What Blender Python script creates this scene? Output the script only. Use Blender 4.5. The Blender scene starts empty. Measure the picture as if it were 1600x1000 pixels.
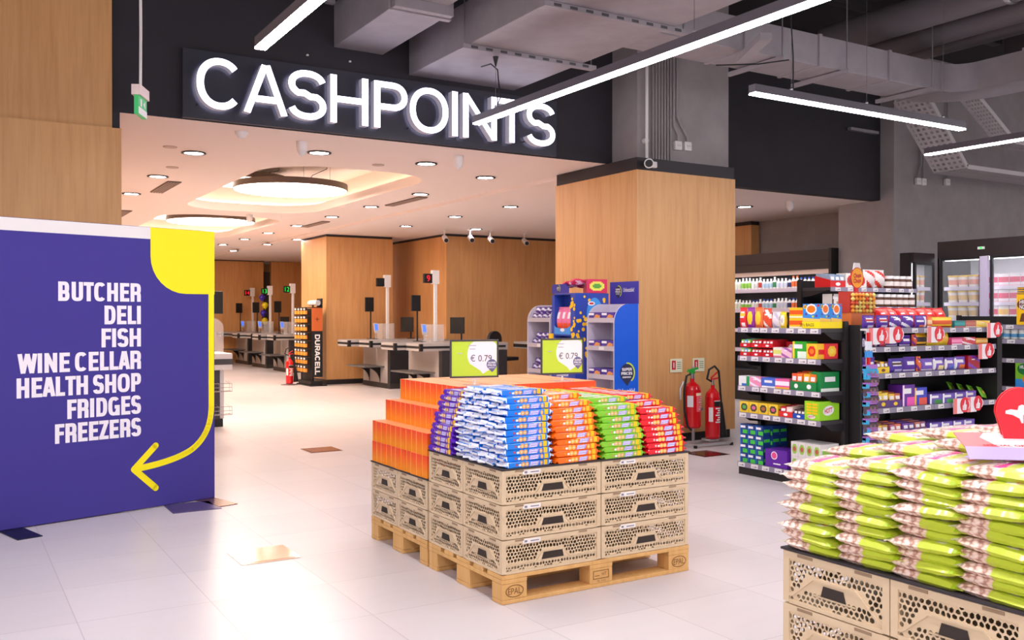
import bpy, math, random
from mathutils import Vector, Matrix
RND = random.Random(11)
SC = bpy.context.scene
COL = SC.collection
PI = math.pi
def lin(c):
    c = c / 255.0
    return c / 12.92 if c <= .04045 else ((c + .055) / 1.055) ** 2.4
def rgb(r, g, b): return (lin(r), lin(g), lin(b), 1)

# ------------------------------------------------------------------ camera, world, exposure
CAM = (-2.3024, -3.8760, 1.4068)
YAW, PITCH, FPX = .5468, -.0047, 1454.6
cd = bpy.data.cameras.new('camera'); cam = bpy.data.objects.new('camera', cd); COL.objects.link(cam)
cam.location = CAM; cam.rotation_euler = (PI / 2 + PITCH, 0, -YAW)
cd.sensor_width = 36; cd.lens = 36 * FPX / 1600; cd.clip_end = 200
cd.dof.use_dof = True; cd.dof.focus_distance = 4.9; cd.dof.aperture_fstop = 11.0
SC.camera = cam
W = bpy.data.worlds.new('world'); SC.world = W; W.use_nodes = True
W.node_tree.nodes['Background'].inputs[0].default_value = (1.0, .93, .95, 1)
W.node_tree.nodes['Background'].inputs[1].default_value = .9
vs = SC.view_settings
vs.view_transform = 'Standard'; vs.look = 'None'; vs.gamma = 1; vs.exposure = .64; vs.use_curve_mapping = False
LINE_E, DOWN_E, DISC_E, LETTER_E, COOL_E = 40, 40, 14, 3.0, 4.0

# ------------------------------------------------------------------ materials
MATS = {}
def M(name, c=None, rough=.5, metal=0, emit=0, spec=.5, trans=0, coat=0, ior=1.45):
    if name in MATS: return MATS[name]
    m = bpy.data.materials.new(name); m.use_nodes = True
    b = m.node_tree.nodes['Principled BSDF']
    col = rgb(*c)
    b.inputs['Base Color'].default_value = col
    b.inputs['Roughness'].default_value = rough; b.inputs['Metallic'].default_value = metal
    b.inputs['Specular IOR Level'].default_value = spec
    b.inputs['Transmission Weight'].default_value = trans; b.inputs['Coat Weight'].default_value = coat
    b.inputs['IOR'].default_value = ior
    if emit:
        b.inputs['Emission Color'].default_value = col; b.inputs['Emission Strength'].default_value = emit
    m.diffuse_color = col
    MATS[name] = m
    return m
def nodes(m):
    nt = m.node_tree
    return nt, nt.nodes, nt.links, nt.nodes['Principled BSDF']
def coords(nt, scale=(1, 1, 1), rot=(0, 0, 0), kind='Object'):
    tc = nt.nodes.new('ShaderNodeTexCoord'); mp = nt.nodes.new('ShaderNodeMapping')
    mp.inputs['Scale'].default_value = scale; mp.inputs['Rotation'].default_value = rot
    nt.links.new(tc.outputs[kind], mp.inputs[0]); return mp.outputs[0]
def noise(nt, vec, scale, detail=4, rough=.6):
    n = nt.nodes.new('ShaderNodeTexNoise'); n.inputs['Scale'].default_value = scale
    n.inputs['Detail'].default_value = detail; n.inputs['Roughness'].default_value = rough
    nt.links.new(vec, n.inputs[0]); return n.outputs[0]
def ramp(nt, fac, stops):
    r = nt.nodes.new('ShaderNodeValToRGB'); e = r.color_ramp.elements
    while len(e) < len(stops): e.new(.5)
    for i, (p, c) in enumerate(stops): e[i].position = p; e[i].color = c
    nt.links.new(fac, r.inputs[0]); return r.outputs[0]
def mixc(nt, fac, a, b, mode='MIX'):
    n = nt.nodes.new('ShaderNodeMix'); n.data_type = 'RGBA'; n.blend_type = mode
    for s, v in ((0, fac), (6, a), (7, b)):
        if hasattr(v, 'is_linked') or hasattr(v, 'links'): nt.links.new(v, n.inputs[s])
        else: n.inputs[s].default_value = v
    return n.outputs[2]
def bump(nt, bs, h, strength=.2, dist=.01):
    n = nt.nodes.new('ShaderNodeBump'); n.inputs['Strength'].default_value = strength; n.inputs['Distance'].default_value = dist
    nt.links.new(h, n.inputs['Height']); nt.links.new(n.outputs[0], bs.inputs['Normal'])

def wood_mat(name, c1, c2, c3, seam=.28, rough=.45):
    m = M(name, c1, rough); nt, N, L, B = nodes(m)
    v = coords(nt, (1, 1, .05)); g = noise(nt, v, 26, 6, .65)
    v2 = coords(nt, (1, 1, .16)); k = noise(nt, v2, 5, 3, .5)
    col = ramp(nt, g, [(.3, rgb(*c2)), (.52, rgb(*c1)), (.75, rgb(*c3))])
    col = mixc(nt, .4, col, ramp(nt, k, [(.3, rgb(*c2)), (.6, rgb(*c1)), (.8, rgb(*c3))]))
    tc = N.new('ShaderNodeTexCoord'); sp = N.new('ShaderNodeSeparateXYZ'); L.new(tc.outputs['Object'], sp.inputs[0])
    ad = N.new('ShaderNodeMath'); ad.operation = 'ADD'; L.new(sp.outputs[0], ad.inputs[0]); L.new(sp.outputs[1], ad.inputs[1])
    dv = N.new('ShaderNodeMath'); dv.operation = 'DIVIDE'; L.new(ad.outputs[0], dv.inputs[0]); dv.inputs[1].default_value = seam
    fl = N.new('ShaderNodeMath'); fl.operation = 'FLOOR'; L.new(dv.outputs[0], fl.inputs[0])
    wn = N.new('ShaderNodeTexWhiteNoise'); wn.noise_dimensions = '1D'; L.new(fl.outputs[0], wn.inputs['W'])
    col = mixc(nt, .5, col, ramp(nt, wn.outputs[0], [(0, (.9, .9, .9, 1)), (1, (1.0, 1.0, 1.0, 1))]), 'MULTIPLY')
    L.new(col, B.inputs['Base Color']); bump(nt, B, g, .06, .003)
    return m
def spotted(name, c1, c2, scale=6, rough=.8, bstr=.15, metal=0, lo=.35, hi=.7):
    m = M(name, c1, rough, metal); nt, N, L, B = nodes(m)
    n = noise(nt, coords(nt), scale, 6, .6)
    L.new(ramp(nt, n, [(lo, rgb(*c1)), (hi, rgb(*c2))]), B.inputs['Base Color'])
    if bstr: bump(nt, B, noise(nt, coords(nt), scale * 9, 4), bstr, .004)
    return m

wood = wood_mat('oak_veneer', (222, 168, 110), (204, 147, 90), (230, 180, 122))
pine = wood_mat('pallet_pine', (226, 178, 112), (208, 154, 88), (236, 194, 132), .15, .7)
concrete = spotted('grey_concrete', (148, 141, 142), (160, 153, 154), 3, .85)
black_paint = spotted('black_wall_paint', (42, 39, 46), (47, 44, 51), 2, .7, .05)
white_ceiling = M('white_plaster', (242, 230, 226), .9)
galv = spotted('galvanised_duct', (142, 136, 141), (152, 146, 151), 5, .55, .03, .15)
slab_mat = M('dark_soffit_paint', (52, 48, 52), .9)
black = M('matt_black', (22, 21, 23), .5); charcoal = M('charcoal_laminate', (44, 42, 45), .5)
band_mat = M('black_band', (50, 46, 50), .6)
grey_lam = M('grey_laminate', (176, 170, 168), .5); alu = M('brushed_aluminium', (205, 203, 205), .3, .6)
white = M('white', (240, 238, 240), .5); offwhite = M('off_white', (226, 222, 222), .5)
steel = M('steel', (170, 168, 172), .3, .9); darkgrey = M('dark_grey', (70, 68, 72), .5)
shelf_grey = M('shelf_strip_grey', (140, 134, 154), .45); shelf_black = M('shelf_black', (34, 32, 34), .5)
navy = M('navy_fabric', (62, 52, 138), .85); yellow = M('yellow_print', (246, 230, 0), .6)
red = M('red', (206, 24, 34), .35); green = M('green', (40, 160, 60), .4)
purple = M('purple', (96, 48, 160), .4); orange = M('orange', (250, 120, 20), .4)
blue = M('blue', (20, 90, 210), .4); lightblue = M('light_blue', (60, 150, 230), .4)
pink = M('pink', (232, 80, 150), .4); cream = M('cream', (240, 222, 180), .5); brown = M('brown', (110, 62, 36), .5)
lime = M('lime', (196, 216, 50), .35); gold = M('gold_yellow', (252, 200, 24), .4); teal = M('teal', (30, 130, 140), .4)
def pane(name, c, opacity, rough=.05):
    m = M(name, c, rough); nt, N, L, B = nodes(m)
    tr = N.new('ShaderNodeBsdfTransparent'); mx = N.new('ShaderNodeMixShader'); mx.inputs[0].default_value = opacity
    L.new(tr.outputs[0], mx.inputs[1]); L.new(B.outputs[0], mx.inputs[2]); L.new(mx.outputs[0], N['Material Output'].inputs[0])
    return m
glass = pane('clear_glass', (225, 230, 235), .14, .02)
acrylic = pane('acrylic', (235, 232, 232), .3, .05)
light_cool = M('cool_white_lamp', (255, 250, 255), .5, 0, LINE_E)
light_down = M('downlight_lamp', (252, 247, 248), .5, 0, DOWN_E)
light_disc = M('disc_lamp', (255, 236, 216), .5, 0, DISC_E)
light_cove = M('cove_lamp', (255, 226, 190), .5, 0, 4.5)
light_letter = M('letter_face', (232, 230, 255), .5, 0, LETTER_E)
light_chill = M('chiller_lamp', (245, 246, 255), .5, 0, COOL_E)

# ------------------------------------------------------------------ mesh helper
TEXT = {}
def text_geo(s, bold=0.0, res=3):
    key = (s, bold, res)
    if key not in TEXT:
        c = bpy.data.curves.new('t', 'FONT'); c.body = s; c.fill_mode = 'FRONT'; c.resolution_u = res; c.offset = bold
        o = bpy.data.objects.new('t', c); me = bpy.data.meshes.new_from_object(o)
        v = [tuple(p.co[:2]) for p in me.vertices]; f = [tuple(p.vertices) for p in me.polygons]
        bpy.data.meshes.remove(me); bpy.data.objects.remove(o); bpy.data.curves.remove(c)
        TEXT[key] = (v, f)
    return TEXT[key]
_h = text_geo('H')[0]; CAP = max(p[1] for p in _h) - min(p[1] for p in _h)
class MB:
    def __init__(s): s.v = []; s.f = []; s.mi = []; s.mats = []; s.X = None
    def m(s, mat):
        if mat not in s.mats: s.mats.append(mat)
        return s.mats.index(mat)
    def add(s, vs, fs, mat):
        b = len(s.v); i = s.m(mat)
        s.v.extend([tuple(s.X @ Vector(p)) if s.X else tuple(p) for p in vs])
        for f in fs: s.f.append(tuple(b + k for k in f)); s.mi.append(i)
        return s
    def box(s, x0, y0, z0, x1, y1, z1, mat):
        return s.add([(x0, y0, z0), (x1, y0, z0), (x1, y1, z0), (x0, y1, z0), (x0, y0, z1), (x1, y0, z1), (x1, y1, z1), (x0, y1, z1)],
                     [(3, 2, 1, 0), (4, 5, 6, 7), (0, 1, 5, 4), (1, 2, 6, 5), (2, 3, 7, 6), (3, 0, 4, 7)], mat)
    def prism(s, pts, ext, mat, cap_mat=None):
        n = len(pts); e = Vector(ext)
        q = [tuple(Vector(p) + e) for p in pts]
        s.add(list(pts) + q, [(i, (i + 1) % n, n + (i + 1) % n, n + i) for i in range(n)], mat)
        s.add(list(pts), [tuple(range(n - 1, -1, -1))], cap_mat or mat); s.add(q, [tuple(range(n))], cap_mat or mat)
        return s
    def poly(s, pts, mat): return s.add(pts, [tuple(range(len(pts)))], mat)
    def tube(s, path, r, mat, n=8, cap=True):
        P = [Vector(p) for p in path]; rs = r if isinstance(r, (list, tuple)) else [r] * len(P)
        vs, fs = [], []; up = None
        for i, p in enumerate(P):
            t = ((P[min(i + 1, len(P) - 1)] - P[max(i - 1, 0)])).normalized()
            if up is None: up = Vector((0, 0, 1)) if abs(t.z) < .9 else Vector((1, 0, 0))
            a = t.cross(up)
            a = a.normalized() if a.length > 1e-6 else t.orthogonal().normalized()
            b = a.cross(t).normalized(); up = b
            for k in range(n):
                w = 2 * PI * k / n; vs.append(tuple(p + (a * math.cos(w) + b * math.sin(w)) * rs[i]))
        for i in range(len(P) - 1):
            for k in range(n): fs.append((i * n + k, i * n + (k + 1) % n, (i + 1) * n + (k + 1) % n, (i + 1) * n + k))
        if cap: fs.append(tuple(range(n - 1, -1, -1))); fs.append(tuple((len(P) - 1) * n + k for k in range(n)))
        return s.add(vs, fs, mat)
    def cyl(s, a, b, r, mat, n=16, r2=None): return s.tube([a, b], [r, r if r2 is None else r2], mat, n)
    def lathe(s, prof, mat, n=20, at=(0, 0, 0), mats=None):
        vs = []; x, y, z = at
        for r, h in prof:
            for k in range(n): w = 2 * PI * k / n; vs.append((x + r * math.cos(w), y + r * math.sin(w), z + h))
        for i in range(len(prof) - 1):
            s.add(vs[i * n:(i + 2) * n], [(k, (k + 1) % n, n + (k + 1) % n, n + k) for k in range(n)], mats[i] if mats else mat)
        s.add(vs[:n], [tuple(range(n - 1, -1, -1))], mats[0] if mats else mat)
        s.add(vs[-n:], [tuple(range(n))], mats[-1] if mats else mat)
        return s
    def disc(s, c, r, ax, ay, mat, n=20, r2=None):
        c, ax, ay = Vector(c), Vector(ax), Vector(ay); r2 = r2 or r
        return s.poly([tuple(c + ax * r * math.cos(2 * PI * k / n) + ay * r2 * math.sin(2 * PI * k / n)) for k in range(n)], mat)
    def text(s, t, h, pos, ax, ay, mat, align='C', bold=0., sx=1., width=None, depth=0, side=None, res=3):
        v, f = text_geo(t, bold, res)
        k = h / CAP; x0 = min(p[0] for p in v); x1 = max(p[0] for p in v)
        if width: sx = width / ((x1 - x0) * k)
        off = {'L': x0, 'R': x1, 'C': (x0 + x1) / 2}[align]
        pos, ax, ay = Vector(pos), Vector(ax), Vector(ay); nrm = ax.cross(ay)
        pts = [pos + ax * ((p[0] - off) * k * sx) + ay * (p[1] * k) for p in v]
        s.add([tuple(p) for p in pts], f, mat)
        if depth:
            from collections import Counter
            ed = Counter()
            for q in f:
                for i in range(len(q)): ed[tuple(sorted((q[i], q[(i + 1) % len(q)])))] += 1
            bk = [tuple(p - nrm * depth) for p in pts]; N = len(pts); fs = []
            for q in f:
                for i in range(len(q)):
                    a, b = q[i], q[(i + 1) % len(q)]
                    if ed[tuple(sorted((a, b)))] == 1: fs.append((b, a, N + a, N + b))
            s.add([tuple(p) for p in pts] + bk, fs, side or mat)
        return s
    def mesh(s, name, smooth=0):
        me = bpy.data.meshes.new(name); me.from_pydata(s.v, [], s.f)
        for m in s.mats: me.materials.append(m)
        me.polygons.foreach_set('material_index', s.mi)
        if smooth:
            me.polygons.foreach_set('use_smooth', [True] * len(s.f)); me.set_sharp_from_angle(angle=math.radians(smooth))
        me.update(); return me
    def build(s, name, parent=None, smooth=0, bevel=0, loc=None, rotz=0, label=None, cat=None, group=None, kind=None):
        o = bpy.data.objects.new(name, s.mesh(name, smooth)); COL.objects.link(o)
        if parent: o.parent = parent
        if loc: o.location = loc
        o.rotation_euler.z = rotz
        if bevel:
            b = o.modifiers.new('bevel', 'BEVEL'); b.width = bevel; b.segments = 2; b.limit_method = 'ANGLE'; b.harden_normals = False
        tag(o, label, cat, group, kind); return o
def tag(o, label=None, cat=None, group=None, kind=None):
    for k, v in (('label', label), ('category', cat), ('group', group), ('kind', kind)):
        if v: o[k] = v
    return o
def thing(name, label, cat, loc=(0, 0, 0), rotz=0, group=None, kind=None):
    o = bpy.data.objects.new(name, None); COL.objects.link(o); o.empty_display_size = .05
    o.location = loc; o.rotation_euler.z = rotz
    return tag(o, label, cat, group, kind)
def dup(root, loc, rotz=None, label=None, group=None, recolor=None):
    def cp(o, par):
        c = o.copy(); COL.objects.link(c)
        if par: c.parent = par
        for ch in o.children: cp(ch, c)
        return c
    r = cp(root, None); r.location = loc
    if rotz is not None: r.rotation_euler.z = rotz
    if label: r['label'] = label
    if group: r['group'] = group
    return r
def inst(me, name, loc, rotz=0, label=None, cat=None, group=None, rot=None, scale=None, kind=None):
    o = bpy.data.objects.new(name, me); COL.objects.link(o); o.location = loc
    o.rotation_euler = rot or (0, 0, rotz)
    if scale: o.scale = scale
    return tag(o, label, cat, group, kind)
ORD = ['first', 'second', 'third', 'fourth', 'fifth', 'sixth', 'seventh', 'eighth', 'ninth', 'tenth', 'eleventh', 'twelfth', 'thirteenth', 'fourteenth',
       'fifteenth', 'sixteenth', 'seventeenth', 'eighteenth', 'nineteenth', 'twentieth']
def struct(b, name, **k): return b.build(name, kind='structure', **k)
# ------------------------------------------------------------------ plain grotesque capitals drawn as strokes (for the two big signs)
def _arc(cx, cy, rx, ry, a0, a1, n=18, q=2.0):
    P = []
    for i in range(n + 1):
        a = math.radians(a0 + (a1 - a0) * i / n); c, s_ = math.cos(a), math.sin(a)
        P.append((cx + rx * math.copysign(abs(c) ** (2 / q), c), cy + ry * math.copysign(abs(s_) ** (2 / q), s_)))
    return P
GW = dict(A=1.04, B=.96, C=1.06, D=1.0, E=.86, F=.82, G=1.08, H=1.0, I=0, L=.78, N=1.04, O=1.12, P=.92, R=.98, S=.96, T=.9, U=1.0, W=1.5, Z=.88, K=1.0, V=1.0, Y=.98)
def glyph(ch, w, t, tv, q):
    """centre-line strokes of a capital of width w and height 1; t, tv: stroke thickness across and along"""
    a, v = t / 2, tv / 2; r, T, B_ = w - a, 1 - v, v; m = .5
    if ch == 'I': return [[(a, 0), (a, 1)]]
    if ch == 'H': return [[(a, 0), (a, 1)], [(r, 0), (r, 1)], [(a, m), (r, m)]]
    if ch == 'T': return [[(w / 2, 0), (w / 2, 1)], [(0, T), (w, T)]]
    if ch == 'L': return [[(a, 0), (a, 1)], [(a, B_), (w, B_)]]
    if ch in 'EF': return [[(a, 0), (a, 1)], [(a, T), (w, T)], [(a, .51), (w * .93, .51)]] + ([[(a, B_), (w, B_)]] if ch == 'E' else [])
    if ch == 'N': return [[(a, 0), (a, 1)], [(r, 0), (r, 1)], [(a, 1 - v * .2), (r, v * .2)]]
    if ch == 'A': return [[(a * .9, 0), (w / 2 - a * .25, 1)], [(w - a * .9, 0), (w / 2 + a * .25, 1)], [(w * .24, .3), (w * .76, .3)]]
    if ch == 'Z': return [[(0, T), (w, T)], [(r, T), (a, B_)], [(0, B_), (w, B_)]]
    if ch == 'W': return [[(a * .8, 1), (w * .27, 0)], [(w * .27, 0), (w * .5, 1)], [(w * .5, 1), (w * .73, 0)], [(w * .73, 0), (w - a * .8, 1)]]
    if ch == 'V': return [[(a * .9, 1), (w / 2 - a * .25, 0)], [(w - a * .9, 1), (w / 2 + a * .25, 0)]]
    if ch == 'Y': return [[(a * .9, 1), (w / 2, .42)], [(w - a * .9, 1), (w / 2, .42)], [(w / 2, 0), (w / 2, .48)]]
    if ch == 'O': return [_arc(w / 2, m, w / 2 - a, m - v, 0, 360, 40, q)]
    if ch == 'C': return [_arc(w / 2, m, w / 2 - a, m - v, 42, 318, 32, q)]
    if ch == 'G': return [_arc(w / 2, m, w / 2 - a, m - v, 42, 330, 32, q), [(r, 0), (r, .5)], [(w * .55, .46), (w, .46)]]
    if ch == 'U': return [[(a, 1), (a, .3)] + _arc(w / 2, .3, w / 2 - a, .3 - v, 180, 360, 20, q) + [(r, .3), (r, 1)]]
    if ch == 'D': return [[(a, 0), (a, 1)], [(a, T), (w * .45, T)] + _arc(w * .45, m, r - w * .45, m - v, 90, -90, 20, q) + [(w * .45, B_), (a, B_)]]
    if ch in 'PRB':
        lo = .46; h2 = (T - lo) / 2
        P = [[(a, 0), (a, 1)], [(a, T), (w * .55, T)] + _arc(w * .55, lo + h2, (r if ch != 'B' else r * .96) - w * .55, h2, 90, -90, 14, q) + [(w * .55, lo), (a, lo)]]
        if ch == 'R': P.append([(w * .52, lo), (r + a * .15, 0)] if q < 3 else [(w * .5, lo)] + _arc(w * .55, lo - .14, r - w * .55, .14, 90, 0, 8, q) + [(r, 0)])
        if ch == 'B': P.append([(a, lo), (w * .55, lo)] + _arc(w * .55, (lo + B_) / 2, r - w * .55, (lo - B_) / 2, 90, -90, 14, q) + [(w * .55, B_), (a, B_)])
        return P
    if ch == 'S':
        yu, yl = (T + .5) / 2 + .0, (B_ + .5) / 2; ru = (T - .5) / 2 + .005
        return [_arc(w / 2, yu, w / 2 - a * 1.05, ru, 14, 262, 20, q) [:-2] + [(w * .42, .535), (w * .58, .47)] + _arc(w / 2, yl, w / 2 - a, ru, 82, -166, 20, q)[2:]]
    return []
def stroke_poly(P, t, tv, closed=False):
    L, Rr = [], []; n = len(P)
    for i in range(n):
        if closed: p0, p1 = P[(i - 1) % (n - 1)], P[(i + 1) % (n - 1)]
        else: p0, p1 = P[max(i - 1, 0)], P[min(i + 1, n - 1)]
        d0 = Vector((P[i][0] - p0[0], P[i][1] - p0[1])); d1 = Vector((p1[0] - P[i][0], p1[1] - P[i][1]))
        d0 = d0.normalized() if d0.length > 1e-6 else d1.normalized(); d1 = d1.normalized() if d1.length > 1e-6 else d0
        d = (d0 + d1).normalized() if (d0 + d1).length > .2 else d1
        k = 1 / max(.6, d.dot(d1)); nx, ny = -d.y, d.x
        th = t * abs(nx) + tv * abs(ny) if abs(nx) + abs(ny) else t
        th = math.hypot(t * nx, tv * ny); nx, ny = nx * th / 2 * k, ny * th / 2 * k
        L.append((P[i][0] + nx, P[i][1] + ny)); Rr.append((P[i][0] - nx, P[i][1] - ny))
    return L, Rr
def _gapk(a, b):
    k = {'A': .25, 'C': .72, 'T': .3, 'S': .72, 'L': .5, 'P': .7, 'F': .5, 'O': .8, 'V': .3, 'Y': .3, 'W': .4, 'Z': .6, 'E': .75, 'R': .8, 'D': .85, 'G': .85}; l = {'A': .25, 'C': .8, 'T': .3, 'S': .72, 'O': .8, 'V': .3, 'Y': .3, 'W': .4, 'Z': .6, 'G': .8}
    return k.get(a, 1.15) * l.get(b, 1.15)
def capitals(s, h, width, t, gap=.1, tv=None, q=2.0, space=.3, minw=None):
    """list of (char, [(left, right) ribbons in metres]) with x from 0 to width"""
    tv = tv or t; nI = sum(1 for c in s if c == 'I'); nS = s.count(' '); tot = sum(GW[c] for c in s if c not in 'I ')
    gaps = sum(gap * h * _gapk(x_, y_) for x_, y_ in zip(s, s[1:]) if ' ' not in (x_, y_)) + nS * space * h
    k = (width - gaps - nI * t) / tot; x = 0; out = []
    for i, c in enumerate(s):
        if c == ' ': x += space * h - 0; continue
        w = t if c == 'I' else GW[c] * k; R_ = []
        for P in glyph(c, w / h, t / h, tv / h, q):
            l, r_ = stroke_poly(P, t / h, tv / h, P[0] == P[-1] or (abs(P[0][0] - P[-1][0]) + abs(P[0][1] - P[-1][1]) < 1e-4 and len(P) > 5))
            f = lambda p: (x + p[0] * h, min(h, max(0, p[1] * h))) if c in 'ANZWRIVY' else (x + p[0] * h, p[1] * h)
            R_.append(([f(p) for p in l], [f(p) for p in r_]))
        out.append((c, R_, x)); x += w + (gap * h * _gapk(c, s[i + 1]) if i + 1 < len(s) and s[i + 1] != ' ' else 0)
    return out
def ribbon3(b, R_, o, ax, ay, mat, depth=0, side=None):
    o, ax, ay = Vector(o), Vector(ax), Vector(ay); nr = ax.cross(ay)
    for q_, (l, r_) in enumerate(R_):
        n = len(l); pts = [tuple(o + nr * (.00035 * q_ * (5 if depth else 1)) + ax * p[0] + ay * p[1]) for p in l + r_]
        b.add(pts, [(i + n, i + 1 + n, i + 1, i) for i in range(n - 1)], mat)
        if depth:
            bk = [tuple(Vector(p) - nr * depth) for p in pts]; m = 2 * n; fs = [(i, i + 1, m + i + 1, m + i) for i in range(n - 1)] + [(n + i + 1, n + i, m + n + i, m + n + i + 1) for i in range(n - 1)]
            fs += [(n, 0, m, m + n), (n - 1, 2 * n - 1, m + 2 * n - 1, m + n - 1)]
            b.add(pts + bk, fs, side or mat)
# ================================================================== setting
def box(x0, y0, z0, x1, y1, z1, mat): return MB().box(x0, y0, z0, x1, y1, z1, mat)
# floor
fm = M('floor_tile', (214, 204, 205), .3, spec=.45); nt, N, L, B = nodes(fm)
tc = N.new('ShaderNodeTexCoord'); mp = N.new('ShaderNodeMapping'); L.new(tc.outputs['Object'], mp.inputs[0]); mp.inputs['Location'].default_value = (-.01, -.2, 0)
bk = N.new('ShaderNodeTexBrick'); L.new(mp.outputs[0], bk.inputs[0]); bk.offset = 0; bk.squash = 1
bk.inputs['Scale'].default_value = 1; bk.inputs['Brick Width'].default_value = .6; bk.inputs['Row Height'].default_value = .6
bk.inputs['Mortar Size'].default_value = .0028; bk.inputs['Mortar Smooth'].default_value = .3
bk.inputs['Color1'].default_value = rgb(212, 203, 204); bk.inputs['Color2'].default_value = rgb(219, 210, 210); bk.inputs['Mortar'].default_value = rgb(192, 182, 182)
v = coords(nt, (.6, 3, 1)); st = noise(nt, v, 3.2, 6, .6)
col = mixc(nt, .7, bk.outputs[0], ramp(nt, st, [(.2, (.93, .93, .93, 1)), (.8, (1, 1, 1, 1))]), 'MULTIPLY')
L.new(col, B.inputs['Base Color'])
struct(box(-14, -14, -.1, 22, 28, 0, fm), 'floor')
# front hall soffit
struct(box(-14, -12, 5.2, 22, 5.2, 5.4, slab_mat), 'ceiling')

def rrect(x0, y0, x1, y1, r, n=8):
    pts = []
    for cx, cy, a0 in ((x1 - r, y1 - r, 0), (x0 + r, y1 - r, 90), (x0 + r, y0 + r, 180), (x1 - r, y0 + r, 270)):
        for k in range(n + 1):
            a = math.radians(a0 + 90 * k / n); pts.append((cx + r * math.cos(a), cy + r * math.sin(a)))
    return pts
import bmesh
ZC, ZR = 3.12, 3.07
COF = [(.85, 6.4, 2.95, 11.5), (.85, 12.3, 2.95, 17.3), (.85, 18.1, 2.95, 23.0)]
bm = bmesh.new(); edges = []
def loop(pts, z):
    vs_ = [bm.verts.new((x, y, z)) for x, y in pts]
    return [bm.edges.new((vs_[i], vs_[(i + 1) % len(vs_)])) for i in range(len(vs_))]
edges += loop([(-1.3, 4.56), (4.15, 4.56), (4.15, 26), (-1.3, 26)], ZC)
for c in COF: edges += loop(rrect(*c, .75), ZC)
bmesh.ops.triangle_fill(bm, use_beauty=True, use_dissolve=False, edges=edges)
me = bpy.data.meshes.new('ceiling'); bm.to_mesh(me); bm.free(); me.materials.append(white_ceiling)
tag(inst(me, 'ceiling', (0, 0, 0)), kind='structure')
for c in COF:
    b = MB(); o = rrect(*c, .75); n = len(o); e_ = lambda k: rrect(c[0] - k, c[1] - k, c[2] + k, c[3] + k, .75 + k)
    w_ = e_(.22)
    for A, za, Bq, zb in ((o, ZC, o, 3.25), (o, 3.25, w_, 3.25), (w_, 3.25, w_, 3.56)):
        b.add([(x, y, za) for x, y in A] + [(x, y, zb) for x, y in Bq], [(k, (k + 1) % n, n + (k + 1) % n, n + k) for k in range(n)], white_ceiling)
    b.poly([(x, y, 3.56) for x, y in w_], white_ceiling); struct(b, 'ceiling_coffer', smooth=30)
    q = e_(.12); b = MB(); b.tube([(x, y, 3.275) for x, y in q + q[:1]], .014, light_cove, 6, False)
    b.build('cove_light', label='concealed warm light strip round the %s ceiling recess' % ('nearest' if c[1] < 7 else 'middle' if c[1] < 13 else 'farthest'), cat='light')
b = MB(); b.box(4.12, 4.85, ZR, 14, 26, ZR + .3, white_ceiling); struct(b, 'ceiling')
# black fascia over the checkouts, bulkhead to the right, oak walls
struct(box(-1.3, 4.56, ZC + .002, 4.5, 4.8, 5.2, black_paint), 'wall_fascia')
struct(box(5.4, 4.84, ZR - .002, 9.22, 5.0, 5.2, black_paint), 'wall_bulkhead')
struct(box(-8, 4.42, 0, -1.05, 4.9, 2.96, wood), 'wall_left')
struct(box(-8, 4.50, 2.961, -1.11, 4.9, 5.2, wood), 'wall_left')
b = MB(); b.box(-1.108, 4.50, 2.961, -1.05, 4.558, 3.115, black_paint); struct(b, 'trim_1')
struct(box(-1.45, 4.9, 0, -1.3, 26, 3.12, wood), 'wall_side')
struct(box(-1.45, 24.3, 0, 5.98, 24.5, 3.08, wood), 'wall_far')
b = MB(); b.box(-1.3, 24.27, 3.04, 6.0, 24.299, 3.12, band_mat); struct(b, 'trim_2')
struct(box(5.98, 24.5, 0, 6.3, 24.6, 2.75, M('dark_recess', (70, 62, 60), .8)), 'wall_recess')
struct(box(6.24, 24.35, 0, 9, 24.55, 3.06, wood), 'wall_corridor')
struct(box(7.6, 15.6, 0, 7.8, 24.34, 3.06, wood), 'wall_corridor')
struct(box(-1.45, 26, 0, 14, 26.1, 3.6, wood), 'wall_rear')
def wood_block(x0, y0, x1, y1, zt, name, kick=True):
    b = MB(); b.box(x0, y0, .1 if kick else 0, x1, y1, zt - .05, wood); o = struct(b, name)
    k = MB(); k.box(x0 + .012, y0 + .012, 0, x1 - .012, y1 - .012, .1, charcoal); k.box(x0 + .008, y0 + .008, zt - .05, x1 - .008, y1 - .008, zt - .001, band_mat)
    k.build('trim', kind='structure', parent=o)
wood_block(4.33, 14.3, 5.8, 15.85, ZR, 'column')
wood_block(6.37, 12.93, 11.5, 13.1, ZR, 'wall_wood')
wood_block(6.37, 13.1, 6.6, 15.6, ZR, 'wall_wood')
# oak-clad column and the concrete above it
b = MB(); b.box(4.05, 3.98, .1, 5.5, 5.54, 2.98, wood); clad = struct(b, 'column_cladding')
b = MB(); b.box(4.08, 4.02, 0, 5.46, 5.5, .1, charcoal); struct(b, 'baseboard_column')
b = MB(); b.box(4.06, 3.99, 2.981, 5.49, 5.53, 3.115, band_mat); struct(b, 'trim_3')
b = MB(); b.box(4.51, 4.1, 3.116, 5.51, 5.4, 5.2, concrete); b.box(4.16, 4.11, 3.116, 4.509, 4.555, 5.2, concrete); struct(b, 'column')
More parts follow.
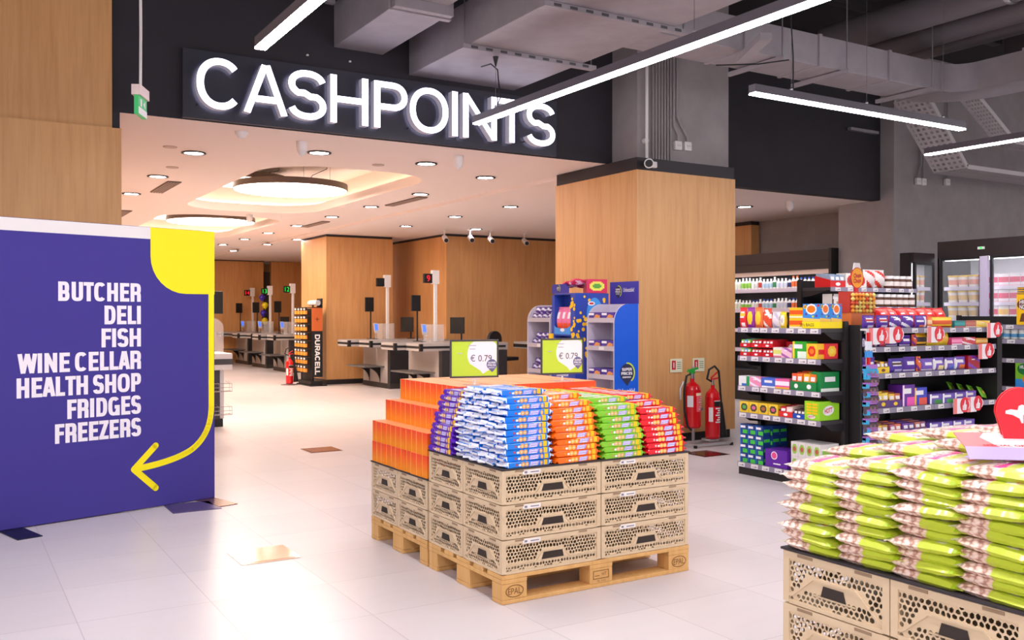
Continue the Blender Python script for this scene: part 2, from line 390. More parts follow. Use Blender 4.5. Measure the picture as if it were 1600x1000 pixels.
# grey wall on the right with its return
b = MB(); b.box(9.23, 4.62, 0, 9.65, 5.58, 5.2, concrete); struct(b, 'wall_pier')
b = MB(); b.box(9.651, 4.66, 0, 22, 4.9, 5.2, concrete); struct(b, 'wall_right')
struct(box(10.0, 5.73, 0, 10.15, 12.9, 3.07, concrete), 'wall_behind_chiller')
b = MB(); b.box(9.78, 7.9, 2.47, 9.98, 9.9, 3.0, wood); b.box(9.785, 7.905, 3.001, 9.975, 9.895, 3.066, charcoal); struct(b, 'trim_4')

# ================================================================== illuminated sign
sg = thing('illuminated_sign', 'white lit CASHPOINTS letter sign on the black fascia', 'sign', (1.4, 4.555, 3.13))
b = MB(); b.box(-1.94, -.045, 0, 1.97, 0, .60, spotted('sign_panel_black', (50, 50, 62), (54, 54, 66), 2, .45, 0)); b.build('panel', sg)
word = 'CASHPOINTS'; letter_side = M('letter_side', (196, 192, 205), .4, emit=.12)
for i, (ch, R_, x) in enumerate(capitals(word, .445, 3.72, .062, .105, .058, 2.15)):
    b = MB(); ribbon3(b, R_, (-1.85, -.165, .075), (1, 0, 0), (0, 0, 1), light_letter, .085, letter_side)
    xs = [p[0] for l, r_ in R_ for p in l + r_]; b.cyl((-1.85 + min(xs) + .03, -.08, .12), (-1.85 + min(xs) + .03, -.045, .12), .008, darkgrey, 6)
    b.build('letter', sg, label='white glowing letter ' + ch)

# ================================================================== lights
def linear(name, label, a, bq, z, wires):
    a, bq = Vector((*a, z)), Vector((*bq, z)); mid = (a + bq) / 2; d = (bq - a); ln = d.length; rz = math.atan2(d.y, d.x)
    t = thing(name, label, 'light', mid, rz, 'suspended linear lights')
    b = MB(); b.box(-ln / 2, -.036, 0, ln / 2, .036, .065, M('lamp_housing', (96, 92, 100), .5)); b.build('housing', t)
    b = MB(); b.box(-ln / 2 + .003, -.035, -.014, ln / 2 - .003, .035, -.001, light_cool); b.build('diffuser', t, label='glowing white diffuser')
    for w in wires:
        w, zt = w if isinstance(w, tuple) else (w, 5.195)
        b = MB(); b.cyl((w, 0, .065), (w, 0, zt - z), .002, M('wire', (120, 118, 120), .4, .8), 5); b.lathe([(.012, 0), (.014, .02), (.004, .035)], steel, 10, (w, 0, .0655)); b.build('suspension_wire', t)
    return t
l1 = linear('linear_light', 'long white linear light hanging across the end of the letter sign', (1.93, 3.72), (1.93, -7.0), 3.2, ((-5.0, 3.74), (-2.4, 3.785), (.2, 3.785), 3))
b = MB(); b.tube([(-5.0, .015, .1), (-4.95, .02, .16), (-4.98, .02, .3), (-5.0, .02, .42), (-5.12, .02, .5), (-5.3, .02, .515)], .006, black, 6)
b.lathe([(.005, 0), (.028, .09)], black, 10, (-5.0, .0, .445)); b.build('power_cable', l1)
l2 = linear('linear_light', 'linear light above the left end of the letter sign', (-.5, 2.33), (-.5, -7.0), 3.2, (-2, 1))
linear('linear_light', 'unseen linear light added at far left to brighten the sides facing left', (-2.93, 2.33), (-2.93, -7.0), 3.2, (-2, 1))  # fixture out of view, added to light the faces turned left
l3 = linear('linear_light', 'linear light hanging level in front of the black bulkhead', (3.24, 1.52), (6.05, 1.52), 3.2, (-.95, 0, 1.1))
b = MB(); b.tube([(-.93, 0, .09), (-.93, .0, .35), (-.96, .0, .7), (-.95, 0, 2.0)], .006, black, 6); b.tube([(-.96, .02, .33), (-1.3, .03, .25), (-1.7, .1, .2)], .006, black, 6); b.build('power_cable', l3)
l4 = linear('linear_light', 'linear light farthest right, in front of the perforated cable tray', (7.02, 2.58), (7.02, -5.0), 3.2, ((-2.6, 4.34), (1, 4.34)))

def downlight(x, y, z, lab):
    t = thing('downlight', lab, 'light', (x, y, z), 0, 'round ceiling downlights')
    b = MB(); b.lathe([(.098, -.002), (.125, -.004), (.126, -.012), (.098, -.014), (.097, -.003)], black, 28); b.build('trim_ring', t, 40)
    b = MB(); b.disc((0, 0, -.006), .097, (1, 0, 0), (0, -1, 0), light_down, 24); b.build('lamp', t)
DL = []
for i, y in enumerate((6.22, 8.15, 10.05, 11.95, 13.85)): DL.append((-.07, y, ZC, 'downlight in the left ceiling row, %s back from the letter sign' % ORD[i]))
DL += [(1.05, 5.52, ZC, 'downlight just behind the letters H and P of the sign'), (2.32, 5.57, ZC, 'downlight behind the letters N and T of the sign')]
for i, y in enumerate((6.14, 7.99, 9.76, 11.5, 13.37, 15.2, 17.0, 18.9, 20.7)): DL.append((3.41, y, ZC, 'downlight in the row right of the disc lamps, %s back from the sign' % ORD[i]))
for i, (x, y) in enumerate(((5.05, 8.25), (5.0, 9.95), (5.0, 11.9), (6.4, 11.75), (4.25, 15.9), (4.1, 17.6), (8.1, 6.4), (4.0, 20.2), (6.6, 8.3), (8.1, 8.3))):
    DL.append((x, y, ZR, ['downlight beside the top of the oak-clad front column', 'downlight above the first checkout pole', 'downlight above the blank lane sign',
      'downlight close to the ceiling cameras at the oak wall', 'downlight over the left side of the rear oak column', 'downlight behind the rear oak column, second of its row',
      'downlight under the bulkhead beside the front column', 'farthest downlight on the right ceiling row', 'downlight hidden right of the front column', 'downlight over the chiller behind the column'][i]))
for d in DL: downlight(*d)

def disc_lamp(x, y, z, r, lab):
    t = thing('disc_pendant', lab, 'light', (x, y, z), 0, 'large round disc pendants')
    b = MB(); b.lathe([(r - .02, 0), (r, 0), (r, .085), (.05, .09)], M('disc_rim_brown', (92, 74, 66), .5), 56); b.build('rim', t, 40)
    b = MB(); b.disc((0, 0, -.003), r - .015, (1, 0, 0), (0, -1, 0), light_disc, 56); b.build('diffuser', t, label='glowing white diffuser')
    b = MB()
    for k in range(3):
        a = math.radians((-8, -90, -172)[k]); b.cyl((math.cos(a) * r * .7, math.sin(a) * r * .7, .08), (math.cos(a) * r * .7, math.sin(a) * r * .7, 3.555 - z), .002, black, 5)
    H_ = 3.555 - z; b.tube([(.2, -.1, .09), (.25, -.18, .09 + (H_ - .09) * .4), (.42, -.3, .09 + (H_ - .09) * .7), (.43, -.3, H_)], .005, black, 6); b.build('suspension', t)
disc_lamp(1.86, 8.95, 3.17, .79, 'nearest big disc pendant hanging in the first ceiling recess')
disc_lamp(1.45, 9.85, 3.36, .62, 'smaller disc pendant partly hidden behind the nearest disc pendant')
disc_lamp(1.95, 13.95, 3.16, .80, 'disc pendant in the second ceiling recess')
disc_lamp(1.45, 15.0, 3.33, .62, 'disc pendant behind the one in the second ceiling recess')
disc_lamp(1.9, 19.3, 3.16, .8, 'farthest disc pendant in the third ceiling recess')

def vent(x, y, z, lx, ly, lab):
    t = thing('ceiling_vent', lab, 'vent', (x, y, z), 0, 'slotted ceiling vents')
    b = MB(); b.box(-lx / 2, -ly / 2, -.012, lx / 2, ly / 2, -.001, M('vent_backing', (110, 96, 92), .7)); b.build('frame', t)
    n = 5
    for i in range(n):
        x_ = -lx / 2 + lx * (i + .5) / n; b = MB(); b.box(x_ - .008, -ly / 2 + .01, -.02, x_ + .008, ly / 2 - .01, -.013, M('vent_slat', (168, 150, 142), .6)); b.build('slat', t)
vent(.2, 9.1, ZC, .17, 1.2, 'slotted vent beside the left downlight row, nearer one'); vent(.22, 12.9, ZC, .17, 1.2, 'slotted vent beside the left downlight row, farther one')
vent(3.58, 8.85, ZC, .15, 1.2, 'slotted vent near the second downlight of the right row'); vent(3.6, 12.9, ZC, .15, 1.2, 'slotted vent farther back along the right downlight row')
b = MB(); b.box(-.22, -.5, -.01, .22, .5, -.001, black); b.build('ceiling_hatch', loc=(6.25, 5.6, ZR), label='dark open hatch in the white soffit beside the column', cat='hatch')

def detector(x, y, z, lab, cone=False):
    b = MB()
    b.lathe([(.055, 0), (.05, -.09), (.03, -.13), (.0, -.15)] if cone else [(.06, 0), (.06, -.02), (.045, -.035), (.03, -.06), (.0, -.065)], offwhite, 18)
    b.build('ceiling_speaker' if cone else 'smoke_detector', smooth=40, loc=(x, y, z), label=lab, cat='speaker' if cone else 'detector')
detector(.06, 4.85, ZC, 'small white detector under the letter A of the sign'); detector(.7, 5.03, ZC, 'white cone fitting under the letters S and H', True)
detector(2.4, 4.95, ZC, 'white cone fitting under the letter N of the sign', True); detector(8.2, 5.6, ZR, 'white cone fitting under the black bulkhead', True)
detector(2.1, 11.9, ZC, 'white cone fitting between the two ceiling recesses', True)
for x, y, la in ((-.35, 6.0, 'small flat disc on the ceiling near the first left downlight'), (-.06, 7.35, 'flat round plate between the first two left downlights'), (1.9, 5.95, 'small flat disc before the first ceiling recess')):
    b = MB(); b.lathe([(.07, 0), (.07, -.008), (0, -.01)], M('plate_beige', (200, 182, 172), .6), 16); b.build('ceiling_plate', smooth=40, loc=(x, y, ZC), label=la, cat='plate')
def spotcam(x, y, lab):
    t = thing('ceiling_camera', lab, 'camera', (x, y, ZR), 0, 'white bullet cameras by the oak wall')
    b = MB(); b.lathe([(.05, 0), (.05, -.02), (.012, -.03), (.012, -.13)], offwhite, 12); b.build('mount', t, 40)
    b = MB(); b.cyl((.04, .08, -.14), (-.04, -.16, -.22), .05, offwhite, 14); b.build('housing', t, 40)
    b = MB(); b.cyl((-.04, -.161, -.2205), (-.044, -.17, -.223), .04, black, 14); b.build('lens', t)
for x, y, la in ((5.95, 12.2, 'leftmost ceiling camera beside the oak wall corner'), (6.35, 11.9, 'ceiling camera at the left end of the flat oak wall'), (6.8, 11.9, 'ceiling camera above the blank part of the oak wall'), (7.65, 12.0, 'ceiling camera nearest the front oak column')): spotcam(x, y, la)
# ================================================================== ducts, pipes, trays
# wide duct running from the fascia towards the camera
t = thing('air_duct', 'wide rectangular air duct meeting the fascia above the letters P to S', 'duct', (2.24, 2.6, 3.79))
b = MB(); b.box(-.61, -6, 0, .61, 1.95, .39, galv); b.build('duct_body', t, bevel=.006)
for y in (.72, -.58, -2.2):
    b = MB(); b.box(-.68, y - .03, -.045, .76, y + .03, -.003, galv)
    for k in range(9): b.box(-.6 + k * .15, y - .031, -.035, -.53 + k * .15, y - .0301, -.012, darkgrey)
    b.build('strap_channel', t)
    for x in (-.65, .72): MB().cyl((x, y, -.04), (x, y, 1.4), .006, steel, 6).build('threaded_rod', t)
# narrow duct left of it
t = thing('air_duct', 'narrow stepped air duct coming out of the fascia above the letter S', 'duct', (1.1, 3.6, 3.95))
b = MB(); b.box(-.25, -.35, 0, .25, .95, .42, galv); b.build('duct_body', t, bevel=.006)
b = MB(); b.box(-.29, -.42, -.03, .29, -.36, .45, galv); b.box(-.27, -.5, -.02, .27, -.43, .44, galv); b.build('flange', t, bevel=.004)
b = MB(); b.box(-.22, -1.3, .06, .22, -.5, .42, galv); b.build('duct_branch', t, bevel=.006)
b = MB(); b.box(-.26, -1.37, .03, .26, -1.31, .45, galv); b.build('flange', t, bevel=.004)
b = MB(); b.prism([(-.24, -1.38, .1), (.24, -1.38, .1), (.24, -1.9, .1), (.15, -2.1, .1), (0, -2.16, .1), (-.15, -2.1, .1), (-.24, -1.9, .1)], (0, 0, .34), galv); b.build('duct_elbow', t)
b = MB(); b.box(-.04, -.03, 0, .04, .03, .07, galv); b.box(-.3, -.03, .07, .3, .03, .12, galv); b.build('mounting_bracket', loc=(.72, 4.3, 4.27), label='small bracket beside the narrow stepped duct', cat='bracket')
# cross duct to the right with a rounded elbow
t = thing('air_duct', 'long cross duct above the grey column turning towards the camera at right', 'duct', (4.9, 2.55, 3.83))
b = MB(); b.box(-2.04, -.25, 0, 2.0, .25, .3, galv); b.build('duct_body', t, bevel=.005)
pts = []
for k in range(9): a = PI / 2 * k / 8; pts.append((2.0 + .75 * math.sin(a), -.5 + .75 * math.cos(a), 0))
pts2 = [(2.0 + .25 * math.sin(PI / 2 * k / 8), -.5 + .25 * math.cos(PI / 2 * k / 8), 0) for k in range(8, -1, -1)]
b = MB(); b.prism(pts + pts2, (0, 0, .3), galv); b.box(2.25, -4.5, 0, 2.75, -.5, .3, galv); b.build('elbow', t, 30)
for x in (-.95, .05, 1.1, 1.98):
    b = MB(); b.box(x - .02, -.27, -.006, x + .02, .27, .306, galv); b.build('joint_flange', t)
for x in (-.55, .35, 1.7):
    b = MB(); b.box(x - .02, -.36, -.05, x + .02, .36, -.01, galv); b.cyl((x, -.33, -.05), (x, -.33, 1.35), .007, steel, 6); b.build('hanger', t)
b = MB(); b.box(2.2, -1.05, -.012, 2.8, -1.0, .312, galv); b.build('joint_flange', t)
b = MB(); b.box(-.35, -.05, 0, .35, .05, .06, galv); b.build('cable_channel', loc=(3.75, 2.0, 3.72), rotz=PI / 2 - .5, label='short grey channel under the cross duct above the linear light', cat='bracket')
# round pipes running front to back near the soffit
for i, (x, z, r) in enumerate(((6.35, 4.55, .17), (6.95, 4.5, .14), (7.4, 4.5, .12), (8.0, 4.75, .1))):
    b = MB(); b.cyl((x, -7, z), (x, 3.4, z), r, M('dark_pipe', (104, 98, 102), .6), 20)
    for y in (-1.2, 1.2): b.cyl((x, y, z), (x, y + .05, z), r + .012, steel, 20)
    b.build('ceiling_pipe', smooth=40, label='%s round grey pipe from the left under the dark soffit at top right' % ORD[i], cat='pipe', group='round pipes under the soffit')
for i, y in enumerate((.2, 2.0, 3.2)):
    b = MB(); b.box(5.6, y, 4.95, 9.5, y + .12, 5.05, M('dark_steel', (60, 56, 60), .6)); b.build('support_beam', label='dark support channel above the round pipes, %s from the front' % ORD[i], cat='beam')
b = MB(); b.prism([(8.6, -2, 4.5), (11.5, -2, 4.5), (11.5, 3.0, 4.5), (9.2, 3.0, 4.5), (8.6, 2.4, 4.5)], (0, 0, .4), M('dark_duct', (92, 86, 92), .6)); b.build('air_duct', bevel=.01, label='flat dark duct high up at the far right under the soffit', cat='duct')
# perforated cable tray sloping down behind the cross duct
tray_m = M('tray_galvanised', (196, 190, 194), .5, .1)
def tray(name, a, bq, w, label, holes=True):
    a, bq = Vector(a), Vector(bq); d = bq - a; n = int(d.length / .075); u = d.normalized(); s = Vector((0, 1, 0)) if abs(u.y) < .7 else Vector((1, 0, 0)); up = u.cross(s).normalized()
    b = MB(); rows = 6
    for i in range(n):
        for j in range(rows):
            p0 = a + u * (i * d.length / n); p1 = a + u * ((i + 1) * d.length / n); q0 = s * (w * (j / rows - .5)); q1 = s * (w * ((j + 1) / rows - .5))
            o = [p0 + q0, p1 + q0, p1 + q1, p0 + q1]; c = sum(o, Vector()) / 4; ins = [c + (q - c) * .5 for q in o]
            for k in range(4): b.poly([tuple(o[k]), tuple(o[(k + 1) % 4]), tuple(ins[(k + 1) % 4]), tuple(ins[k])], tray_m)
    for sd in (-1, 1):
        e = s * (w / 2 * sd); b.prism([tuple(a + e), tuple(bq + e), tuple(bq + e + up * .06), tuple(a + e + up * .06)], tuple(s * .004), tray_m)
    b.build(name, label=label, cat='cable tray')
tray('cable_tray', (8.72, 4.0, 4.3), (9.6, 4.0, 3.42), .5, 'perforated cable tray sloping down to the right behind the linear light')
tray('cable_tray', (9.61, 4.0, 3.41), (14.5, 4.0, 3.41), .5, 'level perforated tray continuing from the foot of the sloping tray')
tray('cable_tray', (9.2, 3.5, 4.3), (10.1, 3.5, 3.75), .25, 'narrow sloping tray beside the big perforated tray')
tray('cable_tray', (10.11, 3.5, 3.74), (14.5, 3.5, 3.74), .25, 'narrow level tray at the far right edge above the lower one')
# conduits and boxes on the grey column and the right wall
b = MB(); b.cyl((4.245, 4.05, 3.117), (4.245, 4.05, 5.2), .017, offwhite, 10); b.cyl((4.245, 4.05, 3.32), (4.245, 4.1, 3.32), .03, offwhite, 8)
b.build('vertical_pipe', smooth=40, label='single white vertical pipe at the left of the grey column', cat='pipe')
for k in range(7):
    b = MB(); b.cyl((4.36 + k * .042, 4.08, 3.117), (4.36 + k * .042, 4.08, 5.2), .012, M('conduit', (150, 143, 145), .5), 8); b.build('conduit', smooth=40, label='%s from the left of the thin grey conduits on the column' % ORD[k], cat='conduit', group='conduits on the grey column')
def boxcond(x, y, z, pth, lab):
    t = thing('socket_box', lab, 'socket', (x, y, z), 0, 'white surface boxes with conduits')
    b = MB(); b.box(-.05, -.05, -.05, .05, 0, .05, offwhite); b.build('box_body', t, bevel=.008)
    b = MB(); b.box(-.028, -.053, -.012, .028, -.0505, .012, M('box_face', (208, 202, 202), .4)); b.build('face_plate', t)
    b = MB(); b.tube(pth, .014, M('conduit', (120, 114, 116)), 8); b.build('conduit', t, 40)
boxcond(4.71, 4.1, 3.31, [(0, -.03, .05), (0, -.03, .12), (-.06, -.03, .22), (-.06, -.03, .45), (-.06, -.03, 1.9)], 'left of the two white boxes on the grey column')
boxcond(4.85, 4.1, 3.315, [(0, -.03, .05), (0, -.03, .1), (-.09, -.03, .22), (-.155, -.03, .32), (-.155, -.03, .45), (-.155, -.03, 1.9)], 'right of the two white boxes on the grey column')
boxcond(9.79, 4.655, 3.36, [(0, -.03, .05), (.0, -.03, .12), (.06, -.03, .25), (.06, -.03, 1.2)], 'leftmost white box on the right grey wall')
boxcond(9.91, 4.655, 3.36, [(0, -.03, .05), (0, -.03, 1.2)], 'middle white box on the right grey wall')
boxcond(10.48, 4.655, 3.40, [(0, -.03, .05), (0, -.03, 1.2)], 'rightmost white box on the right grey wall')
b = MB(); b.box(-.3, -.03, -.02, .3, .03, .02, galv); b.build('cable_channel', loc=(8.8, 4.8, 4.02), label='short grey channel on the black bulkhead under the linear light', cat='bracket')
for x, z in ((.59, 3.83), (1.01, 3.83), (.2, 3.83)):
    MB().lathe([(.012, 0), (.014, .01), (0, .02)], offwhite, 10).build('wall_fixing', loc=(x, 4.545, z), label='tiny white fixing on the fascia above the sign, at %s' % {.59: 'the letter A', 1.01: 'the letter S', .2: 'the letter C'}[x], cat='fixing')
# camera on the column band, exit sign
t = thing('security_camera', 'white bullet camera on the black band of the oak-clad column', 'camera', (4.17, 3.985, 3.045))
b = MB(); b.box(-.0, -.05, -.035, .13, 0, .03, offwhite); b.build('mount_box', t, bevel=.008); b.X = None
b = MB(); b.cyl((-.0, -.06, -.0), (-.08, -.16, -.02), .052, offwhite, 16); b.build('housing', t, 40)
b = MB(); b.cyl((-.0805, -.1605, -.02), (-.087, -.169, -.0215), .04, black, 16); b.build('lens', t)
t = thing('exit_sign', 'small green and white exit sign hanging from a cable at left', 'sign', (-1.14, 3.0, 2.79), math.radians(65))
b = MB(); b.box(-.1, -.015, 0, .1, .015, .13, M('exit_green', (40, 150, 80), .4, emit=.3)); b.build('sign_plate', t)
b = MB(); b.box(-.1, -.017, .005, .1, -.0155, .05, offwhite); b.box(-.06, -.018, .06, -.03, -.016, .11, offwhite); b.prism([(.0, -.018, .085), (.05, -.018, .06), (.05, -.018, .11)], (0, .002, 0), offwhite); b.build('pictogram', t)
b = MB(); b.box(-.11, -.03, .13, .11, .03, .2, M('exit_housing', (222, 200, 196), .5)); b.build('housing', t)
b = MB(); b.tube([(0, 0, .2), (.01, 0, .6), (.0, 0, 1.1), (.01, 0, 2.4)], .01, offwhite, 6); b.build('cable', t)

# ================================================================== blue direction board
BR = math.atan2(.27036, .96276)
t = thing('direction_board', 'large navy fabric board with white department names and yellow arrow', 'board', (-.54, 3.46, 0), BR)
nm = navy; nt, N, L, B = nodes(nm); wv = noise(nt, coords(nt, (1, 1, 1)), 260, 2); bump(nt, B, wv, .15, .001)
bw = 3.0
b = MB(); b.box(-bw, -.03, .006, 0, .03, 2.053, nm); b.build('fabric_panel', t, bevel=.006)
b = MB(); F = -.0308
b.poly([(-bw, F, 1.965), (-.511, F, 1.965), (-.511, F, 2.05), (-bw, F, 2.05)], offwhite)
pts = [(-.002, 1.57), (-.002, 2.05), (-.511, 2.05), (-.511, 1.84)] + [(-.241 - .27 * math.cos(a * PI / 2 / 8), 1.84 - .27 * math.sin(a * PI / 2 / 8)) for a in range(1, 9)]
b.poly([(x, F - .0004, z) for x, z in reversed(pts)], yellow)
# arrow line: thick path
bz = lambda p0, p1, p2, n: [((1 - t_) ** 2 * p0[0] + 2 * t_ * (1 - t_) * p1[0] + t_ * t_ * p2[0], (1 - t_) ** 2 * p0[1] + 2 * t_ * (1 - t_) * p1[1] + t_ * t_ * p2[1]) for t_ in [k / n for k in range(n + 1)]]
pth = [(-.03, 1.571)] + bz((-.03, .72), (-.03, .51), (-.175, .408), 12) + bz((-.175, .408), (-.30, .325), (-.63, .3), 12)[1:]
def ribbon(b, pth, w, y, mat):
    for i in range(len(pth) - 1):
        (x0, z0), (x1, z1) = pth[i], pth[i + 1]; l = math.hypot(x1 - x0, z1 - z0); nx, nz = -(z1 - z0) / l * w / 2, (x1 - x0) / l * w / 2
        b.poly([(x0 + nx, y, z0 + nz), (x1 + nx, y, z1 + nz), (x1 - nx, y, z1 - nz), (x0 - nx, y, z0 - nz)], mat)
        if i: b.disc((x0, y - .0001, z0), w / 2, (1, 0, 0), (0, 0, 1), mat, 14)
ribbon(b, pth, .046, F - .0006, yellow)
for e in ((-.475, .455), (-.475, .145)):
    ribbon(b, [(-.637, .3), e], .046, F - .0008, yellow); b.disc((*e[:1], F - .0008, e[1]), .023, (1, 0, 0), (0, 0, 1), yellow, 14)
b.disc((-.637, F - .0009, .3), .023, (1, 0, 0), (0, 0, 1), yellow, 14)
b.build('yellow_arrow_print', t)
b = MB()
for i, (s, w) in enumerate((('BUTCHER', .575), ('DELI', .262), ('FISH', .283), ('WINE CELLAR', .832), ('HEALTH SHOP', .840), ('FRIDGES', .517), ('FREEZERS', .598))):
    for ch, R_, x in capitals(s, .132, w, .0285, .085, .0245, 3.0, .26): ribbon3(b, R_, (-.585 - w, F - .0007, 1.507 - i * .1615), (1, 0, 0), (0, 0, 1), M('lettering_white', (236, 230, 238), .7))
b.build('lettering', t)
footm = M('foot_steel', (150, 108, 88), .22, .7)
for x in (-.075, -1.46):
    b = MB(); b.box(x - .075, -.36, 0, x + .075, .36, .006, footm if x > -1 else M('foot_dark', (22, 22, 48), .35)); b.build('foot_plate', t, label='flat steel foot plate')

# ================================================================== floor boxes
fbm = M('floor_box_lid', (196, 160, 128), .12, .85)
def floorbox(x, y, rz, m, lab, s=.17):
    t = thing('floor_box', lab, 'floor box', (x, y, 0), rz)
    b = MB(); b.box(-s, -s, .0005, s, s, .004, m); b.build('frame', t)
    b = MB(); b.box(-s + .02, -s + .02, .0045, s - .02, s - .02, .006, m); b.build('lid', t)
floorbox(-.71, 1.55, 0, M('floor_box_bright', (246, 216, 190), .12, .8), 'shiny square floor box in the open floor below the yellow arrow')
floorbox(1.06, 5.49, 0, M('floor_box_copper', (150, 100, 84), .2, .7), 'copper coloured floor box left of the orange cartons')
floorbox(4.31, 3.19, 0, M('floor_box_red_reflection', (120, 66, 60), .1, .8), 'dark floor box in front of the fire extinguishers')  # red of the mirrored extinguishers is put into this box's colour
floorbox(-.755, 3.18, 0, M('floor_box_mauve', (112, 98, 140), .3, .5), 'mauve floor box under the right foot of the navy board', .17)
# ================================================================== products (meshes are shared by the copies)
PCACHE = {}
def colmat(c, rough=.4):
    return M('print_%d_%d_%d' % c, c, rough)
def front(b, w, h, y, base, pat, c2, c3, x0=0, z0=0, depthf=None, nx=12, ny=10):
    """front print as a grid of coloured cells on the pack's own front face"""
    P = [colmat(base), colmat(c2), colmat(c3), white]
    vs = []; 
    for j in range(ny + 1):
        for i in range(nx + 1):
            u, v = i / nx, j / ny; vs.append((x0 + w * (u - .5), y - (depthf(u, v) if depthf else 0), z0 + h * v))
    for j in range(ny):
        for i in range(nx):
            u, v = (i + .5) / nx, (j + .5) / ny; k = pat(u, v)
            a = j * (nx + 1) + i; s = [vs[a], vs[a + 1], vs[a + nx + 2], vs[a + nx + 1]]
            b.add(s, [(0, 1, 2, 3)], P[k])
PAT = {
 'plain': lambda u, v: 0,
 'logo': lambda u, v: 3 if (abs(v - .62) < .1 and .18 < u < .82) else (1 if v < .2 else 0),
 'oval': lambda u, v: 3 if ((u - .5) / .36) ** 2 + ((v - .66) / .2) ** 2 < 1 and abs(v - .66) > .06 else (2 if ((u - .5) / .36) ** 2 + ((v - .66) / .2) ** 2 < 1 else (1 if v < .3 and (u - .6) ** 2 * 3 + (v - .12) ** 2 * 9 < .22 else 0)),
 'disc': lambda u, v: 2 if (u - .5) ** 2 + (v - .5) ** 2 < .035 else (1 if (u - .5) ** 2 + (v - .5) ** 2 < .13 else 0),
 'band': lambda u, v: 1 if .35 < v < .72 else (2 if v < .15 else 0),
 'diag': lambda u, v: 1 if .25 < (u * .6 + v) % .8 < .5 else (3 if abs(v - .7) < .07 and .3 < u < .9 else 0),
 'right': lambda u, v: 1 if u > .72 else (3 if abs(v - .6) < .1 and .1 < u < .62 else (2 if v < .28 and u > .3 else 0)),
 'wafer': lambda u, v: 1 if v < .42 and u > .35 else (3 if abs(v - .7) < .1 and .1 < u < .75 else (2 if u < .12 else 0)),
 'shield': lambda u, v: 3 if u < .42 and abs(v - .78) < .1 else (2 if (u - .7) ** 2 + (v - .45) ** 2 * .7 < .06 else (1 if v < .15 and u < .5 else 0)),
}
def carton(w, d, h, base, c2=(250, 250, 250), c3=(250, 210, 40), pat='logo', txt=None, tcol=None):
    key = ('carton', w, d, h, base, c2, c3, pat, txt)
    if key not in PCACHE:
        b = MB(); m = colmat(base)
        b.box(-w / 2, .0012, 0, w / 2, d, h, m); front(b, w, h, 0, base, PAT[pat], c2, c3, nx=14, ny=12)
        b.poly([(-w / 2, 0, 0), (-w / 2, .0012, 0), (w / 2, .0012, 0), (w / 2, 0, 0)], m); b.poly([(-w / 2, 0, h), (w / 2, 0, h), (w / 2, .0012, h), (-w / 2, .0012, h)], m)
        b.poly([(-w / 2, 0, 0), (-w / 2, 0, h), (-w / 2, .0012, h), (-w / 2, .0012, 0)], m); b.poly([(w / 2, 0, 0), (w / 2, .0012, 0), (w / 2, .0012, h), (w / 2, 0, h)], m)
        # a printed stripe round the right side
        b.poly([(w / 2 + .0006, d * .1, h * .3), (w / 2 + .0006, d * .9, h * .3), (w / 2 + .0006, d * .9, h * .62), (w / 2 + .0006, d * .1, h * .62)], colmat(c2))
        if txt: b.text(txt, h * .22, (0, -.0012, h * .55), (1, 0, 0), (0, 0, 1), colmat(tcol or (255, 255, 255)), 'C', .03, width=w * .7)
        PCACHE[key] = b.mesh('carton')
    return PCACHE[key]
def pouch(w, d, h, base, c2=(250, 250, 250), c3=(250, 210, 40), pat='logo', txt=None):
    key = ('pouch', w, d, h, base, c2, c3, pat, txt)
    if key not in PCACHE:
        b = MB()
        def dep(u, v):
            e = max(0, 1 - abs(2 * u - 1) ** 3) ** .5; q = math.sin(PI * min(1, max(0, v))) ** .6 if v < .5 else math.sin(PI * v) ** .8
            return d / 2 * e * q
        front(b, w, h, d / 2, base, PAT[pat], c2, c3, depthf=dep, nx=14, ny=12)
        front(b, -w, h, d / 2, base, PAT['plain'], c2, c3, depthf=lambda u, v: -dep(u, v), nx=8, ny=8)
        b.box(-w / 2, d / 2 - .002, h - .008, w / 2, d / 2 + .002, h + .008, colmat(base)); b.box(-w / 2, d / 2 - .004, 0, w / 2, d / 2 + .004, .006, colmat(base))
        if txt: b.text(txt, h * .16, (0, -.002, h * .55), (1, 0, 0), (0, 0, 1), white, 'C', .03, width=w * .6)
        PCACHE[key] = b.mesh('pouch', 60)
    return PCACHE[key]
def bottle(r, h, body, cap, label_c):
    key = ('bottle', r, h, body, cap, label_c)
    if key not in PCACHE:
        b = MB(); B_, C_, L_ = colmat(body), colmat(cap), colmat(label_c)
        b.lathe([(r * .9, 0), (r, h * .05), (r, h * .2), (r * 1.01, h * .2), (r * 1.01, h * .6), (r, h * .6), (r * .9, h * .68), (r * .42, h * .84), (r * .42, h * .87), (r * .48, h * .87), (r * .48, h)], B_, 12,
                mats=[B_, B_, L_, L_, L_, B_, B_, B_, C_, C_])
        PCACHE[key] = b.mesh('bottle', 40)
    return PCACHE[key]
def jar(r, h, body, lid, label_c, neck=.9):
    key = ('jar', r, h, body, lid, label_c, neck)
    if key not in PCACHE:
        b = MB(); B_, C_, L_ = colmat(body), colmat(lid), colmat(label_c)
        b.lathe([(r * .9, 0), (r, h * .08), (r * 1.01, h * .2), (r * 1.01, h * .55), (r, h * .6), (r * neck, h * .74), (r * neck, h * .76), (r * (neck + .05), h * .77), (r * (neck + .05), h)], B_, 14,
                mats=[B_, B_, L_, B_, B_, B_, C_, C_])
        PCACHE[key] = b.mesh('jar', 40)
    return PCACHE[key]
